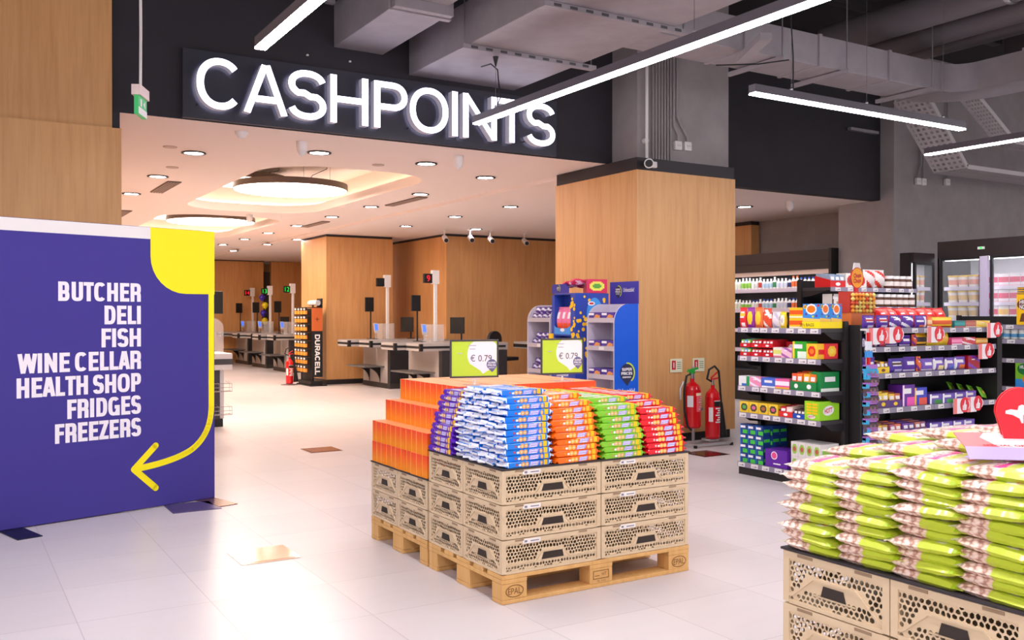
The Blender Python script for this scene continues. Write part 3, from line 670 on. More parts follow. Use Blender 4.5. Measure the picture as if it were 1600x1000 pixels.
def tub(r, h, body, lid, band):
    key = ('tub', r, h, body, lid, band)
    if key not in PCACHE:
        b = MB(); B_, C_, L_ = colmat(body), colmat(lid), colmat(band)
        b.lathe([(r * .82, 0), (r * .86, h * .25), (r * .93, h * .65), (r * .96, h * .86), (r * 1.02, h * .86), (r * 1.02, h)], B_, 14, mats=[B_, L_, B_, C_, C_])
        PCACHE[key] = b.mesh('tub', 40)
    return PCACHE[key]
def tray(w, d, h, base, items, c2=(255, 255, 255), n=3):
    """low open carton with packs standing in it"""
    key = ('tray', w, d, h, base, items, c2, n)
    if key not in PCACHE:
        b = MB(); m = colmat(base)
        b.box(-w / 2, 0, 0, w / 2, d, .006, m); b.box(-w / 2, 0, .006, w / 2, .004, h * .45, m); b.box(-w / 2, d - .004, .006, w / 2, d, h * .8, m)
        for s in (-1, 1): b.prism([(s * w / 2, .004, .006), (s * w / 2, d - .004, .006), (s * w / 2, d - .004, h * .8), (s * w / 2, .004, h * .5)], (-s * .004, 0, 0), m)
        b.disc((0, -.001, h * .22), w * .16, (1, 0, 0), (0, 0, 1), colmat(c2), 14, h * .12)
        for i in range(n):
            x = -w / 2 + .006 + (w - .012) * (i + .5) / n; q = (w - .016) / n / 2; c = items[i % len(items)]
            for r_ in range(3):
                y0 = .008 + r_ * (d - .02) / 3
                b.prism([(x - q, y0, .008), (x + q, y0, .008), (x + q, y0 + .006, h * (.86 + .05 * r_)), (x - q, y0 + .006, h * (.86 + .05 * r_))], (0, (d - .03) / 3, 0), colmat(c))
            b.poly([(x - q * .7, .0075, h * .5), (x + q * .7, .0075, h * .5), (x + q * .7, .0115, h * .72), (x - q * .7, .0115, h * .72)], white)
        PCACHE[key] = b.mesh('tray')
    return PCACHE[key]
SEEN = {}
def put(me, name, lab, cat, loc, rz, group=None, z=0):
    return inst(me, name, loc, rz, lab, cat, group)
def row(seq, origin, rz, where, group, gap=.006):
    """seq: (mesh, name, category, description, width, count[, dz]) laid left to right along local +X from origin, fronts to local -Y"""
    ca, sa = math.cos(rz), math.sin(rz); x = 0; idx = {}
    tot = {}
    for it in seq: tot[it[3]] = tot.get(it[3], 0) + it[5]
    for it in seq:
        me, name, cat, desc, w, cnt = it[:6]; lift = it[6] if len(it) > 6 else 0; back = it[7] if len(it) > 7 else 0
        if me is None: x += w * cnt; continue
        for c in range(cnt):
            k = idx.get(desc, 0); idx[desc] = k + 1
            px = x + w / 2; x += w + gap; jy = RND.uniform(0, .012) + back
            lab = desc + (', %s from left, ' % ORD[k] if tot[desc] > 1 else ' on the ') + where
            o = inst(me, name, (origin[0] + px * ca - jy * sa, origin[1] + px * sa + jy * ca, origin[2] + lift), rz + RND.uniform(-.04, .04), lab, cat, group)
    return x

def label_strip(t, x0, x1, y, z0, z1, tilt=0, n=5, seed=0):
    """price rail with paper tickets, along local x at local y (front to -y)"""
    b = MB(); b.prism([(x0, y, z0), (x0, y + .012, z0), (x0, y + .012, z1), (x0, y + .004, z1)], (x1 - x0, 0, 0), shelf_grey); b.build('price_rail', t, label='grey price rail')
    r = random.Random(seed); step = (x1 - x0) / n
    for i in range(n):
        c = x0 + step * (i + .5) + r.uniform(-.02, .02); b = MB(); hh = (z1 - z0)
        b.prism([(c - .04, y - .002, z0 + hh * .08), (c + .04, y - .002, z0 + hh * .08), (c + .04, y + .0005, z0 + hh * .92), (c - .04, y + .0005, z0 + hh * .92)], (0, .001, 0), offwhite)
        b.box(c - .024, y - .0025, z0 + hh * .32, c + .002, y - .0015, z0 + hh * .42, M('ticket_ink', (130, 124, 140))); b.box(c + .006, y - .0025, z0 + hh * .3, c + .026, y - .0012, z0 + hh * .55, M('ticket_ink', (130, 124, 140)))
        b.build('price_ticket', t, label='white paper price ticket')
# ================================================================== checkouts
def checkout(x, y, lab, num=None, ncol=None, L=1.3, Wd=1.35, d1=-.56, d2=-.38, far=False):
    t = thing('checkout', lab, 'checkout', (x, y, 0), 0, 'supermarket checkouts')
    b = MB(); b.box(.004, .004, .1, L, Wd, .8, charcoal); b.build('base', t, bevel=.004)
    b = MB(); b.box(-.004, -.002, 0, L + .004, Wd + .002, .099, M('plinth', (58, 54, 54), .5)); b.build('plinth', t)
    b = MB(); b.box(-.004, .12, .101, .0035, Wd - .02, .8, grey_lam); b.build('end_panel', t, label='light grey end panel')
    for nm, (sx, y0, y1) in (('packing_counter', (d1, .72, 1.3)), ('packing_counter', (d2, .06, .64))):
        p = MB().box(sx, y0, .802, L + .05, y1, .93, grey_lam).build(nm, t, bevel=.006)
        b = MB(); b.box(sx - .003, y0 - .003, .845, L + .0, y1 + .003, .885, black); b.build('rubber_bumper', p)
        b = MB(); b.box(sx - .006, y0 - .006, .80, sx + .05, y0 + .05, .925, black); b.build('corner_post', p)
        b = MB(); b.box(sx + .02, y0 + .02, .931, L + .0, y1 - .02, .936, alu); b.build('counter_top', p)
    p = MB().box(-.42, .25, .405, -.006, 1.2, .43, M('bag_shelf', (96, 92, 92), .5)).build('bag_shelf', t, bevel=.004)
    for yy in (.45, .98):
        b = MB(); pts = [(-.34, yy, .404)] + [(-.34 + .33 * math.sin(a * PI / 16), yy, .404 - .3 * (1 - math.cos(a * PI / 16))) for a in range(1, 9)] + [(-.006, yy, .404)]
        b.prism(pts, (0, .03, 0), black); b.build('bracket', p)
    b = MB(); b.box(.42, 1.12, .937, .475, 1.17, 2.22, white); b.build('lane_pole', t, bevel=.004)
    b = MB(); b.box(.2, 1.09, 2.0, .419, 1.16, 2.17, black); b.box(.36, 1.085, 1.985, .50, 1.165, 2.235, white); nb = b.build('number_box', t, bevel=.003)
    if num:
        b = MB(); b.text(num, .11, (.28, 1.088, 2.03), (1, 0, 0), (0, 0, 1), M('led_' + ncol, (255, 20, 40) if ncol == 'red' else (10, 220, 70), .4, emit=.9), 'C', -.008, width=.045 * len(num) + .02); b.build('led_number', nb, label='glowing %s number %s' % (ncol, num))
    b = MB(); b.box(.17, .74, .931, .177, 1.05, 1.25, acrylic); b.box(.17, .74, .931, .42, .747, 1.25, acrylic); b.build('acrylic_screen', t, label='clear acrylic screen')
    return t
def monitor(x, y, z, rz, lab, w=.3, h=.32, pole=.0):
    t = thing('monitor', lab, 'monitor', (x, y, z), rz, 'checkout monitors')
    b = MB(); b.box(-w / 2, -.02, pole, w / 2, .015, pole + h, black); b.build('screen', t, bevel=.006)
    b = MB(); b.cyl((.06, .05, 0), (.06, .05, pole + h * .5), .016, black, 8); b.box(.0, .015, pole + h * .4, .1, .07, pole + h * .6, black); b.lathe([(.08, 0), (.08, .01), (0, .012)], black, 14, (.06, .05, 0)); b.build('stand', t)
def terminal(x, y, z, lab, rz=0):
    t = thing('card_terminal', lab, 'card terminal', (x, y, z), rz, 'card terminals on the checkouts')
    b = MB(); b.cyl((0, .04, 0), (0, .04, .16), .014, steel, 8); b.lathe([(.05, 0), (.05, .01), (0, .012)], darkgrey, 12, (0, .04, 0)); b.build('stand', t)
    b = MB(); b.prism([(-.045, -.03, .12), (.045, -.03, .12), (.045, .03, .31), (-.045, .03, .31)], (0, .03, .01), M('terminal_grey', (190, 188, 192), .4)); b.build('body', t, bevel=.004)
    b = MB(); b.poly([(-.033, -.0135, .178), (.033, -.0135, .178), (.033, .026, .302), (-.033, .026, .302)], M('terminal_screen', (70, 110, 235), .3, emit=.7)); b.build('display', t, label='small blue display')
LANES = [(4.97, 12.56, None, None, 'checkout with a blank lane sign, right beside the rear oak column'), (4.93, 10.3, '9', 'red', 'checkout with the red lane number 9, nearest to the price signs'),
         (4.93, 18.5, '12', 'green', 'far checkout with the green lane number 12, beside the battery rack'), (5.0, 20.7, '13', 'green', 'far checkout with the green lane number 13, between two others'),
         (5.1, 22.8, '14', 'red', 'farthest checkout with a red lane number, in front of the far oak wall')]
for x, y, n, c, la in LANES:
    checkout(x, y, la, n, c); tail = la.split(' with ')[1].split(',')[0]
    monitor(x + .04, y + 1.12, .937, .1, 'upright monitor on a stand at the checkout with ' + tail, .19, .29, .55)
    monitor(x + .8, y + .95, .937, -.9, 'tilted cashier screen at the checkout with ' + tail, .28, .3, .14)
    terminal(x + .06, y + .8, .937, 'card terminal with a blue display at the checkout with ' + tail)
    if n != '12': pass
# end of another checkout behind the price signs
t = thing('checkout', 'counter end with a black leg and an acrylic box, between the two price signs', 'checkout', (6.9, 10.5, 0), 0, 'supermarket checkouts')
b = MB(); b.box(-.05, 0, .80, 2.0, .6, .92, grey_lam); b.build('packing_counter', t, bevel=.006)
b = MB(); b.box(-.055, -.005, .82, 2.0, .605, .88, black); b.build('rubber_bumper', t)
b = MB(); b.box(.25, .06, 0, .4, .54, .798, black); b.box(1.5, .05, 0, 1.7, .54, .798, black); b.build('leg', t)
b = MB(); b.box(.5, .02, .1, .504, .5, .79, acrylic); b.box(.5, .02, .1, .95, .024, .79, acrylic); b.box(.95, .02, .1, .954, .5, .79, acrylic); b.box(.5, .02, .09, .954, .5, .1, acrylic); b.build('acrylic_bin', t)
# checkout end behind the navy board
t = thing('checkout', 'checkout end with wire baskets showing behind the right edge of the navy board', 'checkout', (.0, 8.0, 0), 0, 'supermarket checkouts')
b = MB(); b.box(-1.2, .12, .1, .72, 1.0, .72, offwhite); b.build('base', t, bevel=.005)
b = MB(); b.box(-1.2, .1, 0, .7, 1.0, .099, black); b.build('plinth', t)
b = MB(); b.box(.3, .09, .1, .66, .118, .72, M('dark_panel', (66, 60, 68), .5)); b.build('end_panel', t)
b = MB(); b.box(-1.2, .02, .722, .8, 1.05, .93, offwhite); b.build('packing_counter', t, bevel=.006)
b = MB(); b.box(-1.2, .014, .79, .806, 1.056, .86, darkgrey); b.build('rubber_bumper', t)
for z in (.17, .46):
    b = MB()
    for k in range(6):
        x = .08 + k * .13; b.tube([(x, .08, z + .12), (x, -.1, z + .1), (x, -.12, z), (x, .08, z)], .003, steel, 5)
    for zz, yy in ((z, -.12), (z + .1, -.1), (z, -.02), (z + .05, -.11)): b.cyl((.05, yy, zz), (.76, yy, zz), .004, steel, 5)
    for xx in (.05, .76): b.tube([(xx, .08, z), (xx, -.12, z), (xx, -.1, z + .1), (xx, .08, z + .12)], .004, steel, 5)
    b.build('wire_basket', t)
b = MB(); b.prism([(.38, .3, .932), (.76, .3, .932), (.76, .3, 1.25)] + [(.57 + .19 * math.cos(a * PI / 8), .3, 1.25 + .14 * math.sin(a * PI / 8)) for a in range(1, 8)] + [(.38, .3, 1.25)], (0, .006, 0), acrylic); b.build('acrylic_screen', t, label='clear arched acrylic screen')
monitor(.70, 8.75, .932, .2, 'dark monitor just right of the yellow corner of the navy board', .34, .3, .5)
# office chair
t = thing('office_chair', 'dark chair whose back rises behind the first price sign', 'chair', (6.75, 11.6, 0), .4)
b = MB(); pts = [(-.2, 0, .7), (.2, 0, .7)] + [(.2 * math.cos(a * PI / 10) , 0, .95 + .16 * math.sin(a * PI / 10)) for a in range(0, 11)]; b.prism(pts, (0, .06, 0), charcoal); b.build('backrest', t, bevel=.01)
b = MB(); b.box(-.22, -.4, .55, .22, .02, .62, charcoal); b.build('seat', t, bevel=.02)
b = MB(); b.cyl((0, -.2, .06), (0, -.2, .55), .025, steel, 10); b.tube([(0, .0, .58), (0, .09, .65), (0, .075, .8)], .015, black, 6); b.build('column', t)
for k in range(5): a = 2 * PI * k / 5; MB().tube([(0, -.2, .07), (.26 * math.cos(a), -.2 + .26 * math.sin(a), .03)], [.025, .015], black, 8).build('leg', t)
# balloons by lane 13
for i, (dx, z, c, nm) in enumerate(((0, 1.47, (70, 50, 190), 'blue'), (.05, 1.69, (240, 220, 30), 'yellow'), (-.03, 1.91, (70, 50, 190), 'blue'), (.04, 1.25, (240, 220, 30), 'yellow'))):
    t = thing('balloon', '%s balloon in the column at lane 13, %s from the bottom' % (nm, ORD[(1, 2, 3, 0)[i]]), 'balloon', (5.39 + dx, 22.3, z))
    b = MB(); b.lathe([(.005, -.1), (.05, -.07), (.09, 0), (.085, .04), (.05, .085), (0, .1)], colmat(c, .25), 14); b.build('envelope', t, 60); b = MB(); b.lathe([(.012, -.115), (.004, -.1)], colmat(c, .25), 8); b.build('knot', t)
    b = MB(); b.cyl((0, 0, -.114), (0, 0, -z + .001 if z < 1.3 else -.12), .002, offwhite, 5); b.build('string', t)

# ================================================================== battery rack and floor extinguisher by the rear column
t = thing('battery_rack', 'black battery display rack with DURACELL side panel beside the rear oak column', 'display rack', (3.92, 14.0, 0))
b = MB(); b.box(0, -.01, .18, .22, .01, 1.1, black); [ribbon3(b, R_, (.06, -.0115, 1.03), (0, 0, -1), (1, 0, 0), white) for ch, R_, x in capitals('DURACELL', .105, .8, .026, .12, .022, 2.4)]; b.build('side_panel', t, label='black panel lettered DURACELL')
b = MB(); b.box(0, -.01, 1.101, .22, .01, 1.56, M('copper_orange', (206, 104, 48), .4)); b.box(.07, -.013, 1.33, .15, -.0105, 1.34, black); b.box(.105, -.013, 1.295, .115, -.0105, 1.375, black); b.build('header_panel', t, label='copper orange panel with a plus sign')
b = MB(); b.box(.19, -.015, 1.561, .22, .25, 1.75, black); b.box(.02, .02, .1, .05, .05, 1.62, black); b.box(.02, .7, .1, .05, .73, 1.55, black); b.box(.0, .0, 1.56, .2, .75, 1.58, black); b.box(.03, .02, .1, .05, .75, 1.55, black); b.build('frame', t)
b = MB(); b.cyl((.11, -.05, 1.66), (.11, .42, 1.66), .055, offwhite, 18); b.cyl((.11, -.06, 1.66), (.11, -.0505, 1.66), .05, alu, 18); b.cyl((.11, .421, 1.66), (.11, .45, 1.66), .02, alu, 12); b.build('battery_model', t, label='large white battery on the top')
b = MB(); b.box(-.05, -.05, .0, .3, .8, .025, black); b.box(-.02, .0, .025, .22, .76, .1, black); b.build('base', t)
for r_ in range(8):
    z = .28 + r_ * .165
    for c in range(4):
        b = MB(); y = .1 + c * .18; b.box(-.10, y, z, -.06, y + .13, z + .07, M('copper_pack', (226, 150, 60), .35)); b.box(-.10, y, z + .07, -.06, y + .13, z + .13, M('pack_card', (60, 52, 50), .4)); b.box(-.103, y + .02, z + .085, -.101, y + .11, z + .115, white)
        b.cyl((-.12, y + .06, z + .125), (.028, y + .06, z + .125), .003, steel, 5)
        b.build('battery_pack', loc=(3.92, 14.0, 0), label='copper topped battery pack, %s row up, %s from the right on the battery rack' % (ORD[r_], ORD[c]), cat='batteries', group='battery packs on the rack')
def extinguisher(loc, r, h, lab, kind, rz=0):
    t = thing('fire_extinguisher', lab, 'fire extinguisher', loc, rz)
    b = MB(); b.lathe([(r * .85, 0), (r, .02), (r, h * .82), (r * .86, h * .9), (r * .45, h * .97), (r * .25, h), (r * .25, h + .03)], M('extinguisher_red', (200, 16, 26), .25, coat=.4), 26); b.build('cylinder', t, 50)
    lm = offwhite
    b = MB()
    def wrap(z0, z1, a0, a1, m, rr=1.006):
        n = 8; P = [(r * rr * math.cos(math.radians(a0 + (a1 - a0) * k / n)), r * rr * math.sin(math.radians(a0 + (a1 - a0) * k / n))) for k in range(n + 1)]
        b.add([(x, y, z0) for x, y in P] + [(x, y, z1) for x, y in P], [(k, k + 1, n + 2 + k, n + 1 + k) for k in range(n)], m)
    if kind == 'foam':
        wrap(h * .7, h * .76, 255, 320, cream); wrap(h * .36, h * .7, 258, 318, M('label_pink', (226, 96, 104))); wrap(h * .46, h * .7, 195, 235, lm)
        for k in range(6): wrap(h * (.4 + .05 * k), h * (.42 + .05 * k), 275 + (k % 3) * 8, 310, lm, 1.012)
    else:
        wrap(h * .64, h * .74, 240, 330, black); wrap(h * .74, h * .755, 240, 330, lm); wrap(h * .34, h * .62, 196, 230, lm)
        for k in range(7): wrap(h * (.32 + .045 * k), h * (.345 + .045 * k), 250 + (k % 3) * 10, 318 - (k % 2) * 14, lm, 1.012)
    b.build('printed_label', t)
    b = MB(); b.cyl((0, 0, h + .03), (0, 0, h + .09), r * .2, steel, 12); b.build('valve', t)
    if kind == 'foam':
        b = MB(); b.prism([(-.07, -.012, h + .10), (.08, -.012, h + .13), (.08, -.012, h + .15), (-.05, -.012, h + .13)], (0, .024, 0), green); b.box(-.03, -.014, h + .08, .03, .014, h + .12, green); b.build('handle', t, label='green handle')
        b = MB(); b.tube([(-.02, 0, h + .08), (-.08, 0, h + .06), (-r - .02, 0, h * .8), (-r - .025, -.01, h * .4), (-r + .0, -.03, h * .05), (-r + .04, -.05, -.02)], .012, black, 8); b.tube([(-r - .07, -.0, h * .62), (-r - .075, -.0, h * .85), (-r - .03, 0, h + .0)], .012, alu, 8); b.build('hose', t, 50)
    else:
        b = MB(); b.prism([(-.02, -.01, h + .08), (.1, -.01, h + .1), (.1, -.01, h + .112), (-.02, -.01, h + .1)], (0, .02, 0), red); b.prism([(-.02, -.01, h + .1), (.08, -.01, h + .17), (.08, -.01, h + .18), (-.02, -.01, h + .115)], (0, .02, 0), red); b.build('handle', t, label='red lever handle')
        b = MB(); b.tube([(-.02, 0, h + .07), (-.1, -.02, h + .1), (-.08, -.03, h + .2), (.0, -.03, h + .235), (.07, -.02, h + .18), (r + .03, 0, h * 1.0), (r + .035, 0, h * .86)], .012, black, 8); b.build('hose', t, 50)
        b = MB(); b.cyl((r + .035, 0, h * .86), (r + .04, 0, h * .7), .014, black, 10); b.cyl((r + .04, 0, h * .7), (r + .06, 0, .03), .02, black, 14, .052); b.build('discharge_horn', t, 50)
    return t
extinguisher((3.66, 14.6, .03), .075, .5, 'small red extinguisher standing beside the battery rack', 'co2')
b = MB(); b.lathe([(.17, 0), (.17, .012), (.1, .02), (0, .028)], steel, 20); b.build('extinguisher_plate', loc=(3.66, 14.6, 0), label='round metal plate under the extinguisher beside the battery rack', cat='stand')

# extinguishers at the front column
extinguisher((4.565, 3.675, .2), .094, .5, 'red foam extinguisher with green handle hung higher on the stand', 'foam')
extinguisher((4.81, 3.62, .075), .08, .55, 'red extinguisher with black horn standing right of the foam one', 'co2')
t = thing('extinguisher_stand', 'chrome tube stand carrying the two extinguishers before the oak column', 'stand', (4.7, 3.75, 0))
b = MB(); b.tube([(.3, .12, .03), (.3, -.22, .03), (-.22, -.22, .03), (-.22, .12, .03)], .016, alu, 8); b.tube([(-.22, .0, .03), (.3, .0, .03)], .014, alu, 8)
for x, y in ((.3, .12), (.3, -.22), (-.22, -.22), (-.22, .12)): b.cyl((x, y, 0), (x, y, .03), .02, black, 8)
b.build('base_frame', t, 40)
b = MB(); b.cyl((.02, .08, .03), (.02, .08, .85), .018, alu, 10); b.box(-.12, .055, .36, .15, .075, .39, alu); b.box(-.12, .03, .58, -.08, .075, .62, alu); b.box(.04, -.18, .05, .16, -.03, .072, alu); b.build('post', t, 40)
for x, la in ((4.6, 'left of the two pale fire signs on the oak column'), (4.93, 'right of the two pale fire signs, behind the hose loop')):
    t = thing('fire_sign', la, 'sign', (x, 3.975, .78)); b = MB(); b.box(-.085, -.006, 0, .085, 0, .15, M('photolum', (232, 232, 200), .5)); b.build('plate', t)
    b = MB(); b.box(-.065, -.008, .03, -.01, -.0065, .13, red); b.box(-.045, -.009, .05, -.03, -.0082, .11, offwhite)
    for k in range(4): b.box(.01, -.008, .04 + k * .022, .07, -.0065, .048 + k * .022, M('sign_ink', (120, 140, 120)))
    b.build('pictogram', t)

# ================================================================== cardboard display stands in front of the column
card_grey = M('card_grey_lilac', (206, 196, 210), .7); card_blue = M('card_blue', (10, 84, 200), .5); card_navy = M('card_navy', (44, 44, 150), .5)
def badge(b, cx, y, cz, s, ax=(1, 0, 0), arc=True):
    nv = M('badge_navy', (40, 42, 74), .5)
    pts = [(cx + s * math.cos(math.radians(a)), y, cz + s * 1.05 * math.sin(math.radians(a))) for a in range(-30, 211, 12)] + [(cx - s * .45, y, cz - s * 1.0), (cx + s * .05, y, cz - s * 1.5), (cx + s * .42, y, cz - s * 1.02)]
    if arc:
        r0 = [(cx + s * .06 + s * 1.14 * math.cos(math.radians(a)), y + .0004, cz + s * 1.2 * math.sin(math.radians(a))) for a in range(-55, 96, 10)]
        r1 = [(cx + s * .02 + s * 1.0 * math.cos(math.radians(a)), y + .0004, cz + s * 1.06 * math.sin(math.radians(a))) for a in range(95, -56, -10)]
        b.poly(r0 + r1, lime)
    b.poly(pts, nv)
    for tx, h_, dz, w_ in (('SUPER', .33, .25, 1.4), ('PRICES', .33, -.22, 1.6), ('EVERYDAY', .18, -.58, 1.25)): [ribbon3(b, R_, (cx - s * w_ / 2, y - .0006, cz + s * dz), (1, 0, 0), (0, 0, 1), white) for ch, R_, xx in capitals(tx, s * h_, s * w_, s * h_ * .24, .16, s * h_ * .2, 3)]
def stand(loc, lab, side_mat, header, w=.44, d=.29):
    t = thing('display_stand', lab, 'display stand', loc, -PI / 2, 'cardboard display stands')
    # local: width along x, opening to -y; local +x end is the side that faces the camera's right
    side = lambda x: [(x, 0, 0), (x, d, 0), (x, d, 1.52)] + [(x, .17 - .17 * math.sin(a * PI / 16), 1.34 + .18 * math.cos(a * PI / 16)) for a in range(0, 9)]
    for x, m in ((0, card_grey), (w - .012, side_mat)):
        b = MB(); b.prism(side(x), (.012, 0, 0), card_grey, None)
        if x and side_mat is not card_grey:
            b.poly([(p[0] + .0128, p[1], p[2]) for p in side(x)], side_mat)
            b.X = Matrix.Translation((w, 0, 0)) @ Matrix.Rotation(PI / 2, 4, 'Z'); badge(b, .15, -.0018, .86, .083)
            b.text("Unbeatable!", .05, (.145, -.0018, .66), (1, 0, 0), (0, 0, 1), white, 'C', .01, width=.2); b.X = None
        b.build('side_panel', t)
    for z in (.03, .25, .52, .795, 1.07, 1.34):
        s = MB().box(.012, .006, z, w - .012, d - .006, z + .012, card_grey).build('shelf', t); b = MB(); b.box(.012, 0, z, w - .012, .006, z + .045, M('card_lip', (190, 180, 188), .6)); b.build('shelf_lip', s)
        if z == 1.07: b = MB(); b.box(.2, -.002, z + .006, .28, -.0005, z + .036, offwhite); b.build('price_ticket', s)
    b = MB(); b.box(.012, d - .005, .02, w - .012, d, 1.52, card_grey); b.build('back_panel', t)
    if header:
        b = MB(); b.box(0, d - .004, 1.521, w, d + .008, 1.74, card_navy); badge(b, .13, d - .006, 1.645, .05); b.text("Unbeatable!", .04, (.3, d - .006, 1.64), (1, 0, 0), (0, 0, 1), white, 'C', .0, width=.17); b.build('header_card', t)
    return t
stand((3.1, 3.58, 0), 'cardboard stand with a bright blue side lettered SUPER PRICES EVERYDAY', card_blue, True)
stand((3.1, 4.68, 0), 'lilac cardboard stand with purple sweets, leftmost of the three stands', card_grey, False)
cb = carton(.19, .2, .085, (74, 52, 150), (214, 24, 44), (226, 150, 80), 'shield')
for z, nm in ((1.352, 'top'), (1.082, 'second'), (.807, 'third')):
    for i, y in enumerate((3.465, 3.26)): put(cb, 'biscuit_box', 'purple biscuit box, %s on the %s shelf of the blue sided stand' % (('left', 'right')[i], nm), 'box', (3.112, y, z + .002), -PI / 2, 'purple biscuit boxes on the blue stand')
sw = pouch(.1, .06, .07, (80, 50, 140), (230, 226, 240), (220, 90, 60), 'diag')
for z, nm in ((1.352, 'top'), (1.082, 'second'), (.807, 'third')):
    n = 0
    for lay, cnt in ((0, 4), (1, 3)):
        for i in range(cnt):
            put(sw, 'sweet_bag', 'purple sweet bag, %s from left, %s layer, %s shelf of the lilac stand' % (ORD[i], ('lower', 'upper')[lay], nm), 'bag', (3.13 + .01 * lay, 4.6 - .05 * lay - i * .1, z + .002 + lay * .068), -PI / 2 + RND.uniform(-.2, .2), 'purple sweet bags on the lilac stand')
# middle stand with pink bags
t = thing('display_stand', 'blue patterned display stand with pink bags between the other two stands', 'display stand', (3.1, 4.2, 0), -PI / 2)
bl = M('stand_blue', (44, 70, 170), .5)
b = MB(); b.box(0, .0, 0, .42, .42, .9, bl); b.box(0, .12, .9, .42, .42, 1.62, bl); b.box(0, 0, .9, .05, .12, 1.62, bl); b.box(.34, 0, .9, .42, .12, 1.62, bl); b.box(.05, 0, 1.62, .42, .42, 1.635, bl); b.box(.05, .0, 1.2, .34, .12, 1.215, bl)
b.build('carcass', t)
b = MB(); r = random.Random(4)
for k in range(60):
    u, z = r.random(), r.uniform(.95, 1.6)
    s = r.uniform(.012, .022)
    if r.random() < .5: b.disc((.345 + .07 * u, -.001 - k * .00006, z), s, (1, 0, 0), (0, 0, 1), gold, 10)
    else: b.disc((.4205 + k * .00004, .02 + .38 * u * (.35 if z < 1.45 else 1), z), s, (0, 1, 0), (0, 0, 1), gold, 10)
b.disc((.4235, .24, 1.42), .1, (0, 1, 0), (0, 0, 1), lightblue, 24, .17); b.disc((.4238, .2, 1.53), .045, (0, 1, 0), (0, 0, 1), white, 16, .022); b.disc((.4241, .2, 1.53), .03, (0, 1, 0), (0, 0, 1), red, 16, .01)
b.prism([(.4236, .14, 1.3), (.4236, .42, 1.3), (.4236, .42, 1.44), (.4236, .34, 1.45), (.4236, .22, 1.38)], (.0006, 0, 0), offwhite)
b.build('side_print', t)
for z in (.92, 1.215):
    b = MB(); pts = [(.05, -.004, z), (.34, -.004, z), (.34, -.004, z + .09)] + [(.195 + .145 * math.cos(a * PI / 8), -.004, z + .09 - .03 * math.sin(a * PI / 8)) for a in range(1, 8)] + [(.05, -.004, z + .09)]
    b.prism(pts, (0, .004, 0), lightblue); b.disc((.2, -.0048, z + .045), .04, (1, 0, 0), (0, 0, 1), white, 14, .018); b.build('front_lip', t, label='light blue curved lip')
b = MB(); b.prism([(0.0, .0, 1.636), (.05, .0, 1.636), (.3, .0, 1.636), (.3, 0, 1.69), (.26, 0, 1.73), (.02, 0, 1.73), (0, 0, 1.7)], (0, .01, 0), card_navy); badge(b, .12, -.0008, 1.685, .032); b.build('header_card', t)
b = MB(); b.box(-.03, -.02, .95, .03, .0, 1.22, gold); b.box(-.03, -.024, 1.0, .03, -.0205, 1.08, orange); b.build('side_flag', t, label='yellow and orange side flag')
pk = pouch(.092, .1, .27, (236, 120, 160), (250, 90, 40), (250, 220, 230), 'wafer'); bb = pouch(.092, .1, .12, (70, 110, 200), (240, 220, 80), (230, 90, 60), 'oval')
for i in range(3):
    put(pk, 'snack_bag', 'pink snack bag, %s from the left in the upper window of the middle stand' % ORD[i], 'bag', (3.107, 4.098 - i * .0935, 1.218), -PI / 2, 'pink bags in the middle stand')
    put(bb, 'snack_bag', 'blue snack bag, %s from the left in the lower window of the middle stand' % ORD[i], 'bag', (3.107, 4.098 - i * .0935, 1.035), -PI / 2, 'blue bags in the middle stand')
    if 1: inst(bb, 'snack_bag', (3.107, 4.098 - i * .0935, .903), -PI / 2, 'blue snack bag behind the lower lip of the middle stand, %s from left' % ORD[i], 'bag', 'blue bags in the middle stand', scale=(1, 1, 1))
fl = pouch(.16, .07, .12, (220, 50, 90), (250, 190, 210), (250, 240, 240), 'diag')
for i in range(4): inst(fl, 'snack_bag', (3.19 + (i % 2) * .17, 4.06 - (i // 2) * .13, 1.68 + (i // 2) * .02), 0, 'red and pink bag lying on top of the middle stand, %s from the back' % ORD[i], 'bag', 'pink bags lying on the middle stand', rot=(PI / 2 - .25, 0, -.05 + i * .03))
put(carton(.22, .12, .14, (214, 40, 90), (230, 225, 90), (90, 160, 60), 'disc'), 'snack_box', 'pink dotted box standing on the right of the middle stand', 'box', (3.38, 3.79, 1.638), -.3)
